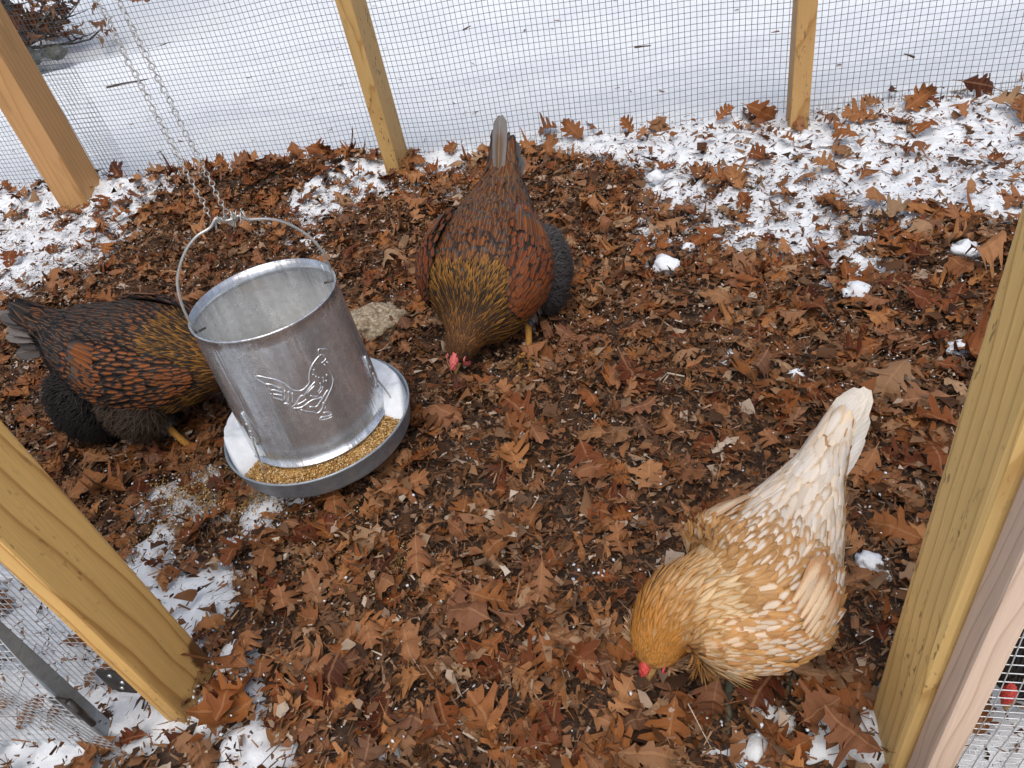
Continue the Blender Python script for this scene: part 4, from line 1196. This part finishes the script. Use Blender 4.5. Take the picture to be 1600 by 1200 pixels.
    o.matrix_local = Matrix(((B.t[j][0], B.s[j][0], B.u[j][0], ctr[0]), (B.t[j][1], B.s[j][1], B.u[j][1], ctr[1]), (B.t[j][2], B.s[j][2], B.u[j][2], ctr[2]), (0, 0, 0, 1)))
    if P.get('muffs'):
        for s in (1, -1):
            m = 170; u = r.uniform(.86, .955, m); th_ = (-.35 + r.uniform(-.55, .5, m)) if s > 0 else (math.pi + .35 + r.uniform(-.5, .55, m))
            p, n, d = B.frame(u, th_)
            feathers("muff", root, p, n, d * .7 + n * .8 + r.normal(0, .2, (m, 3)), .026, .005, np.array(P['muffs']), np.array(P['muffs']) * .8, 1.2, .4, .1, sd + 50 + s, 1, .2, .3)["kind"] = "stuff"
    return root

def pick(r, n, *cols):
    c = np.array(cols, float); i = r.integers(len(c), size=n); return c[i] * r.uniform(.8, 1.2, (n, 1))
def lerp(a, b, t): return np.asarray(a)[None] * (1 - t)[:, None] + np.asarray(b)[None] * t[:, None]

BLK = (.010, .009, .009); DGREY = (.040, .037, .037); GREY = (.13, .125, .13); ORG = (.30, .090, .016); RUST = (.125, .038, .011); GOLD = (.32, .148, .026); BRN = (.125, .060, .022); DBR = (.065, .028, .012)
M['skin_dark'] = mat_plain("dark_down", (.04, .03, .025), .9, .1, .3)
M['skin_buff'] = mat_plain("buff_down", (.45, .26, .11), .9, .1, .2)
M['skin_black'] = mat_plain("black_down", (.012, .011, .012), .8, .2, .3)
M['flesh_pink'] = mat_plain("pink_comb", (.60, .13, .12), .45, .45, .18, 400, bump=.5)
M['flesh_red'] = mat_plain("red_comb", (.52, .06, .05), .45, .45, .2, 400, bump=.5)
M['beak'] = mat_plain("horn_beak", (.42, .25, .09), .4, .5, .3, 120)
M['shank_y'] = mat_plain("yellow_shank", (.50, .25, .05), .5, .4, .25, 260, bump=.5)
M['shank_slate'] = mat_plain("slate_shank", (.085, .085, .06), .55, .4, .3, 260, bump=.5)
M['eye'] = mat_plain("eye", (.05, .018, .006), .08, .8, .2, 300)

def dark_params(var):
    """dark hen laced in rust and gold; var shifts it from rusty (0) to black laced (1)"""
    o1 = np.array(RUST) * (1 - .2 * var) + np.array(ORG) * .25 * var
    def body(u, th, p, r):
        n = len(u); ca = lerp(o1, GOLD, np.clip((u - .35) * 1.6, 0, .8)) * r.uniform(.7, 1.2, (n, 1))
        low = sstep(.15, -.55, np.sin(th)); ca = ca * (1 - low[:, None] * .75) + np.array(DGREY) * (low[:, None] * .75)
        cb = lerp(BLK, GREY, r.random(n) ** 2 * (.6 - .4 * var)); return ca, cb, .64 - .32 * var + r.normal(0, .08, n)
    def saddle(u, th, p, r):
        n = len(u); return lerp(RUST, BRN, r.uniform(0, 1, n)) * (1 - .35 * var), lerp(BLK, GREY, r.random(n) ** 1.5 * (.6 - .35 * var)), .66 - .36 * var + r.normal(0, .07, n)
    def covert(a, b, r):
        n = len(a); c = lerp((.15, .036, .009), ORG, np.clip(r.uniform(-.1, .35, n) + .6 * var, 0, 1)); return c, lerp(BLK, GREY, r.random(n) ** 2 * (.5 - .35 * var)), .74 - .38 * var + r.normal(0, .07, n)
    def flight(n, r): return lerp(RUST, ORG, r.uniform(.2, .8, n)) * .9, lerp(DGREY, (.19, .15, .12), r.uniform(0, .6, n)), .66 + r.normal(0, .05, n)
    def hackle(u, th, p, r):
        n = len(u); k = np.clip((u - .62) / .2, 0, 1)
        return lerp(BLK, DBR, k), lerp(np.array(GOLD) * .95, (.26, .105, .02), k) * r.uniform(.65, 1.25, (n, 1)), .66 + r.normal(0, .10, n)
    def headc(u, th, p, r): n = len(u); return lerp(BLK, DBR, r.random(n)), lerp((.11, .042, .012), GOLD, r.random(n) ** 2 * .4), .5 + 0 * u
    def thigh(n, r): return lerp(DGREY, np.array(GOLD) * .8, r.random(n) ** 1.6), lerp(DGREY, GREY, r.random(n)), .55 + 0 * np.arange(n)
    def tcol(k, r): return np.array((.11, .068, .04)) * r.uniform(.5, 1.5) if k % 3 else np.array((.16, .15, .145)), np.array((.22, .21, .205)) * r.uniform(.5, 1.4), .55
    return dict(body=body, saddle=saddle, covert=covert, flight=flight, hackle=hackle, headc=headc, thigh=thigh, skin=M['skin_dark'], shank=M['shank_y'], beak=M['beak'], eye=M['eye'], flesh=M['flesh_pink'],
                wattle=True, flight_len=.066, comb=(.023, .0085, .0085), comb_u=.965, u_neck=.53, u_head=.86, u_face=.975, hack=(.0052, .0062, [.0095, .0078, .0052], .13),
                tail=dict(n=11, el=.92, spread=.46, len=.140, w=.031, col=tcol))

RING_MID = [(-.225, 0, .325, .026, .010), (-.195, 0, .285, .036, .020), (-.165, 0, .258, .048, .038), (-.125, 0, .232, .068, .062), (-.065, 0, .20, .094, .088), (-.005, 0, .178, .113, .098), (.04, 0, .164, .121, .098), (.072, -.002, .148, .116, .094), (.100, -.005, .132, .106, .088),
            (.124, -.009, .1195, .091, .077), (.146, -.014, .109, .069, .059), (.164, -.019, .101, .049, .045), (.180, -.023, .093, .036, .035), (.195, -.027, .084, .029, .029), (.208, -.030, .074, .020, .021), (.215, -.032, .067, .009, .011)]
pm = dark_params(0.0)
pm.update(hackdark=1, puffs=[((-.035, .108, .120), (.085, .046, .085), (.070, .066, .068), 1700), ((-.06, -.085, .12), (.075, .045, .075), (.055, .052, .052), 600)], wing=(.60, .22, .021), legs=[(.0, .07, .12, .115, .085, -.3), (-.02, -.07, .12, .03, -.06, .1)], fluff=[(.14, .38, -.95, .15, 900, .030, DGREY), (.14, .38, math.pi - .15, math.pi + .95, 900, .030, DGREY), (.3, .55, -.9, -.3, 500, .028, DGREY)])
hen("hen", (-.405, 1.315, 0), math.radians(-94), 1.02, RING_MID, pm, "rust brown laced hen pecking between feeder and fence, head down towards the camera", 1)

RING_LEFT = [(-.230, 0, .290, .026, .010), (-.195, 0, .264, .036, .020), (-.17, 0, .246, .052, .038), (-.125, 0, .222, .085, .066), (-.065, 0, .195, .113, .092), (-.005, 0, .178, .124, .102), (.05, 0, .172, .118, .098), (.10, 0, .168, .098, .086),
             (.14, .004, .165, .075, .070), (.172, .010, .160, .056, .054), (.198, .016, .152, .042, .042), (.218, .020, .143, .032, .034), (.236, .024, .136, .026, .028), (.250, .026, .130, .017, .019), (.258, .028, .126, .009, .011)]
pl = dark_params(1.0)
pl.update(puffs=[((-.105, -.085, .115), (.075, .062, .085), (.016, .015, .016), 1500), ((.02, -.095, .115), (.070, .045, .070), (.07, .05, .035), 700), ((-.1, .07, .11), (.07, .05, .07), (.018, .017, .018), 500)], wing=(.61, .22, .014), legs=[(.0, .06, .11, .05, .06, .1), (.02, -.07, .11, .095, -.085, -.4)], fluff=[(.12, .40, math.pi - .1, math.pi + 1.1, 1500, .032, BLK), (.12, .38, -.95, .1, 600, .030, BLK), (.3, .55, math.pi + .4, math.pi + 1.0, 500, .026, DGREY)])
pl['tail'] = dict(pl['tail'], el=.40, len=.165, spread=.30, col=lambda k, r: (np.array((.085, .065, .05)) * r.uniform(.6, 1.4), np.array((.15, .135, .125)) * r.uniform(.6, 1.3), .6))
hen("hen", (-1.09, 1.015, 0), math.radians(-6), 1.0, RING_LEFT, pl, "black and orange laced hen left of the feeder, its head hidden behind it", 2)

# buff hen
BUFF = (.52, .29, .105); BUFFL = (.60, .37, .17); CREAM = (.72, .58, .42); WHITE = (.76, .70, .62); TAN = (.42, .20, .075); HONEY = (.50, .215, .042)
def b_body(u, th, p, r):
    n = len(u); k = np.clip((u - .28) / .28, 0, 1)
    ca = lerp((.72, .62, .50), (.66, .50, .31), k); cb = lerp((.46, .25, .10), BUFF, k)
    plain = ((r.random(n) < .34 + .36 * k)[:, None]).astype(float); ca = ca * (1 - plain) + (cb * .9 + ca * .1) * plain
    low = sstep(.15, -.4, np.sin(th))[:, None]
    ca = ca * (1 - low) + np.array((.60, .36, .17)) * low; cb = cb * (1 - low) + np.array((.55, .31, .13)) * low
    return ca, cb, .40 - .08 * k + r.normal(0, .12, n)
def b_saddle(u, th, p, r):
    n = len(u); k = sstep(.17, .36, u)
    return lerp(WHITE, CREAM, r.random(n) * .5), lerp((.70, .56, .40), (.46, .25, .095), k) * r.uniform(.85, 1.2, (n, 1)), .64 - .26 * k + r.normal(0, .12, n)
def b_covert(a, b, r):
    n = len(a); k = np.clip(a * 1.2, 0, 1); w = (r.random(n) < .25)[:, None]; ca = np.where(w, lerp(BUFF, TAN, r.random(n) * .6), lerp((.62, .44, .26), WHITE, k))
    return ca, lerp(BUFF, TAN, r.random(n)), .40 + .12 * k + r.normal(0, .12, n)
def b_flight(n, r): return lerp(CREAM, (.60, .42, .25), r.random(n)), lerp(TAN, CREAM, r.random(n) * .5), .56 + 0 * np.arange(n)
def b_hackle(u, th, p, r):
    n = len(u); k = np.clip((u - .56) / .2, 0, 1)
    return lerp((.66, .50, .30), HONEY, k), lerp(BUFF, np.array(HONEY) * .9, k), .34 * (1 - k) + .4 + r.normal(0, .08, n)
def b_head(u, th, p, r): n = len(u); return lerp(HONEY, (.52, .24, .05), r.random(n)), np.tile(np.array(HONEY) * .85, (n, 1)), .6 + 0 * u
def b_thigh(n, r): return np.tile((.56, .34, .15), (n, 1)), np.tile((.52, .30, .12), (n, 1)), .6 + 0 * np.arange(n)
def b_tail(k, r): return np.array((.80, .77, .72)) * r.uniform(.94, 1.04), np.array((.76, .70, .60)), .9
RING_BUFF = [(-.195, 0, .302, .018, .010), (-.175, .0, .275, .027, .020), (-.150, .0, .250, .036, .034), (-.115, 0, .222, .055, .055), (-.07, 0, .196, .076, .074), (-.015, 0, .176, .098, .090), (.025, -.008, .167, .096, .088), (.052, -.020, .166, .083, .078),
             (.070, -.035, .168, .073, .068), (.083, -.049, .168, .062, .059), (.094, -.060, .164, .054, .052), (.106, -.067, .155, .047, .047), (.118, -.070, .143, .041, .041), (.130, -.070, .129, .035, .036), (.142, -.069, .115, .025, .027), (.149, -.068, .106, .011, .013)]
pb = dict(pm)
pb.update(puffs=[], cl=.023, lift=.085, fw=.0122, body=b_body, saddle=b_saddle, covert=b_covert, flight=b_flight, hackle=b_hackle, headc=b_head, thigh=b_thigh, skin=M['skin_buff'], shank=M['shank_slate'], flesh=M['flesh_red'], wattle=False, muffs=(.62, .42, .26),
          wing_in=.07, wing=(.575, .24, .008), flight_len=.062, legs=[(-.01, .05, .11, -.020, .064, .0), (.03, -.01, .11, .080, .005, .0)], fluff=[(.14, .38, -1.0, -.1, 500, .026, (.60, .42, .24)), (.14, .38, math.pi + .1, math.pi + 1.0, 500, .026, (.60, .42, .24))],
          comb=(.016, .0075, .006), tail=dict(n=9, el=.70, spread=.10, len=.160, w=.040, col=b_tail), hack=(.0058, .0062, [.011, .0085, .0055], .16))
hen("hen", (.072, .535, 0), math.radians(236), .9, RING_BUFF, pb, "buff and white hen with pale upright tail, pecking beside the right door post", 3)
# black hen beyond the right-hand mesh
pk = dict(pm)
def _blk(n, r): return lerp(BLK, (.03, .028, .03), r.random(n)), lerp(BLK, (.035, .035, .04), r.random(n)), .6 + 0 * np.arange(n)
pk.update(puffs=[], body=lambda u, th, p, r: _blk(len(u), r), saddle=lambda u, th, p, r: _blk(len(u), r), covert=lambda a, b, r: _blk(len(a), r), flight=_blk, hackle=lambda u, th, p, r: _blk(len(u), r), headc=lambda u, th, p, r: _blk(len(u), r), thigh=_blk,
          skin=M['skin_black'], flesh=M['flesh_red'], shank=M['shank_slate'], comb=(.020, .0085, .010), comb_u=.93, tail=dict(pm['tail'], col=lambda k, r: (np.array(BLK), np.array(BLK), .6)), fluff=[(.08, .34, -1.0, -.1, 300, .026, BLK)])
hen("hen", (.45, .50, 0), math.radians(225), .8, RING_BUFF, pk, "black hen with red comb behind the wire mesh at the right edge", 4)

# ------------------------------------------------------------------ tree beyond the fence
t = NT("bark"); co = t.coord()
n = t.noise(t.mapping(co, (1, 1, .35)), 22, 6, .7, .5); n2 = t.noise(co, 7, 3, .6); n3 = t.noise(co, 45, 3, .6)
c = t.ramp(n, [(.32, (.018, .014, .011)), (.5, (.075, .056, .043)), (.7, (.16, .135, .11))])
c = t.mix(t.rng(n2, .5, .62, 0, .6), c, (.17, .19, .15)); c = t.mix(t.rng(n3, .57, .64, 0, .85), c, (.55, .56, .55))
t.p(Base_Color=c, Roughness=.9); t.bump(n, 1.0, .03)
M['bark'] = t.m
tree = empty("tree", (-5.6, 5.75, 0))
tag(tree, "tree with rough lichened bark standing in the snow beyond the fence", "tree")
rt = random.Random(5)
g = Geo()
zz = np.array([-.6, .05, .15, .35, .8, 1.6, 2.6, 3.8, 5.2]); rad = np.array([.31, .28, .26, .24, .22, .20, .17, .13, .07])
axp = np.stack([.05 * np.sin(zz * .9), .06 * np.cos(zz * 1.1) - .06, zz], -1)
axs = catmull(axp, 90); rads = np.interp(axs[:, 2], zz, rad)
g.tube(axs, rads, 40)
v = g.v[0]; a = np.arctan2(v[:, 1], v[:, 0])
v[:, :2] *= (1 + .09 * np.sin(a * 5 + v[:, 2] * 2) * np.exp(-v[:, 2:3].ravel()) + .22 * (vnoise(a * 5, v[:, 2] * 7, 3) - .5) + .12 * (vnoise(a * 13, v[:, 2] * 19, 4) - .5))[:, None]
g.build("trunk", M['bark'], tree)
tips = []
def limb(p, d, L, r, depth):
    pts = [np.array(p)]; d = np.array(d) / np.linalg.norm(d)
    for k in range(5):
        d = d + np.array([rt.gauss(0, .13), rt.gauss(0, .13), rt.gauss(.03, .1)]); d /= np.linalg.norm(d); pts.append(pts[-1] + d * L / 5)
    gg.tube(pts, np.linspace(r, r * .35, 6), 7 if depth else 9)
    if depth == 0: tips.append(pts[-1]); tips.append(pts[3]); return
    for k in range(4):
        q = pts[2 + k % 4]; dd = d + np.array([rt.gauss(0, .7), rt.gauss(0, .7), rt.gauss(.1, .4)]); limb(q, dd, L * rt.uniform(.45, .65), r * .5, depth - 1)
for k in range(7):
    gg = Geo(); h = 1.2 + k * .5; a = k * 2.4
    limb((math.cos(a) * .1, math.sin(a) * .1, h), (math.cos(a), math.sin(a), .5), 1.7 - .12 * k, .06, 2)
    gg.build("limb", M['bark'], tree)
# low dead twigs that reach down over the snow
for k, (p, d, L) in enumerate([((.3, -.3, .05), (.3 + .15 * q, -.8 + .22 * q, .12 + .03 * (q % 3)), .32 + .04 * q) for q in range(9)] + [((.25, -.2, .25), (1, -.9, .0), .9), ((.28, -.1, .15), (.9, -.5, .05), 1.1), ((.2, -.25, .6), (.8, -1.0, -.1), 1.2), ((.3, .1, .4), (1.1, -.2, -.02), 1.4), ((.2, -.12, .55), (.9, -.75, .05), 1.0), ((.15, -.2, .4), (.6, -.95, -.05), .8), ((.25, .05, .7), (1.0, -.35, .1), 1.3), ((.1, -.22, .3), (.35, -1, -.12), .6), ((.25, 0, .9), (1.0, .1, .05), 1.5)]):
    gg = Geo(); limb(p, d, L, .016, 1); gg.build("twig", M['bark'], tree)
# dry leaves still hanging on the twigs
r_ = np.random.default_rng(8); lv = []; lq = []; lu = []; lr = []; nb = 0
T_ = np.array(tips); T_ = T_[r_.integers(len(T_), size=420)] + r_.normal(0, .06, (420, 3))
Rm = rot_mats(r_, 420, 1.1)
for i in range(420):
    V, q, UV = VARS[[0, 2, 4, 8][i % 4]]
    lv.append((V * 1.2) @ Rm[i].T + T_[i]); lq.append(q + nb); lu.append(UV); lr.append(np.full(len(V), r_.random())); nb += len(V)
o = mesh_np("crown", np.concatenate(lv), np.concatenate(lq), M['leaf'], tree, attrs={"luv": ('FLOAT_VECTOR', np.concatenate(lu)), "rnd": ('FLOAT', np.concatenate(lr))}); o["kind"] = "stuff"

# stones and debris heaped round the foot of the tree
t = NT("mossy_stone"); co = t.coord()
n = t.noise(co, 14, 5, .7)
t.p(Base_Color=t.ramp(n, [(.3, (.03, .03, .025)), (.5, (.11, .115, .09)), (.7, (.26, .27, .25))]), Roughness=.9); t.bump(n, .9, .02)
for i, (x, y, r, lb) in enumerate([(-4.85, 5.12, .10, "largest mossy grey stone at the tree foot beyond the fence"), (-5.05, 5.05, .08, "smaller mossy grey stone at the tree foot, nearest the left post"), (-4.68, 5.25, .07, "small mossy stone at the tree foot, beside the snow hollow")]):
    tag(lump("stone", (x, y, float(surf_z(np.array([x]), np.array([y]))[0]) + r * .3), r, 30 + i, t.m, (1.1, .9, .7), .35, 1.8, 4), lb, "stone", "mossy stones at the tree foot")

# ------------------------------------------------------------------ sticks and flecks on the snow
M['stick'] = mat_plain("dry_stick", (.085, .058, .04), .8, .2, .4, 60)
ST = [(-3.65, 4.65, .55, 2.2, .009, "long dark stick lying in the snow hollow beyond the left post"), (-3.0, 3.75, .22, .6, .006, "short dark stick on the snow behind the left chain"), (-3.3, 4.6, .2, 1.2, .005, "thin stick standing from the snow hollow right of the long stick"),
      (-1.9, 5.6, .8, -.55, .006, "long thin twig on the snow near the top, left of the middle post"), (-1.05, 3.9, .10, 1.4, .005, "short stick on the snow just right of the middle post"), (-.15, 3.3, .07, .4, .005, "short dark fleck of bark on the snow behind the brown hen's tail"), (.75, 2.75, .05, 2.0, .004, "tiny dark stick on the snow right of the right-hand post")]
for i, (x, y, L, a, r, lb) in enumerate(ST):
    g = Geo(); rr_ = np.random.default_rng(70 + i); tt = np.linspace(-.5, .5, 9)
    xx = x + L * tt * math.cos(a) + rr_.normal(0, L * .012, 9); yy = y + L * tt * math.sin(a) + rr_.normal(0, L * .012, 9)
    g.tube(np.stack([xx, yy, snow_z(xx, yy) + r * .6], -1), np.linspace(r, r * .4, 9), 7)
    tag(g.build("stick", M['stick']), lb, "stick", "sticks lying on the snow")
r_ = np.random.default_rng(29)
n_ = 250
fx_ = np.concatenate([r_.uniform(-3.2, 1.5, 90), r_.uniform(-.3, 1.0, 160)]); fy_ = np.concatenate([2.4 + r_.random(90) ** 2 * 3.0, r_.uniform(1.85, 2.3, 160)])
ln = r_.gamma(2, .006, n_) + .003; wd = r_.uniform(.001, .004, n_)
P = np.zeros((n_, 4, 3)); P[:, 0, :2] = np.stack([-ln, -wd], -1); P[:, 1, :2] = np.stack([ln, -wd], -1); P[:, 2, :2] = np.stack([ln * .8, wd], -1); P[:, 3, :2] = np.stack([-ln * .7, wd], -1)
P[:, 2, 2] = wd; P = np.einsum('nij,nkj->nki', rot_mats(r_, n_, .25), P) + np.stack([fx_, fy_, snow_z(fx_, fy_) + .004], -1)[:, None]
o = mesh_np("bark_flecks", P.reshape(-1, 3), np.arange(n_ * 4).reshape(-1, 4), M['shred'], snow_ground, smooth=False, attrs={"rnd": ('FLOAT', np.repeat(r_.random(n_) * .5, 4))}); o["kind"] = "stuff"
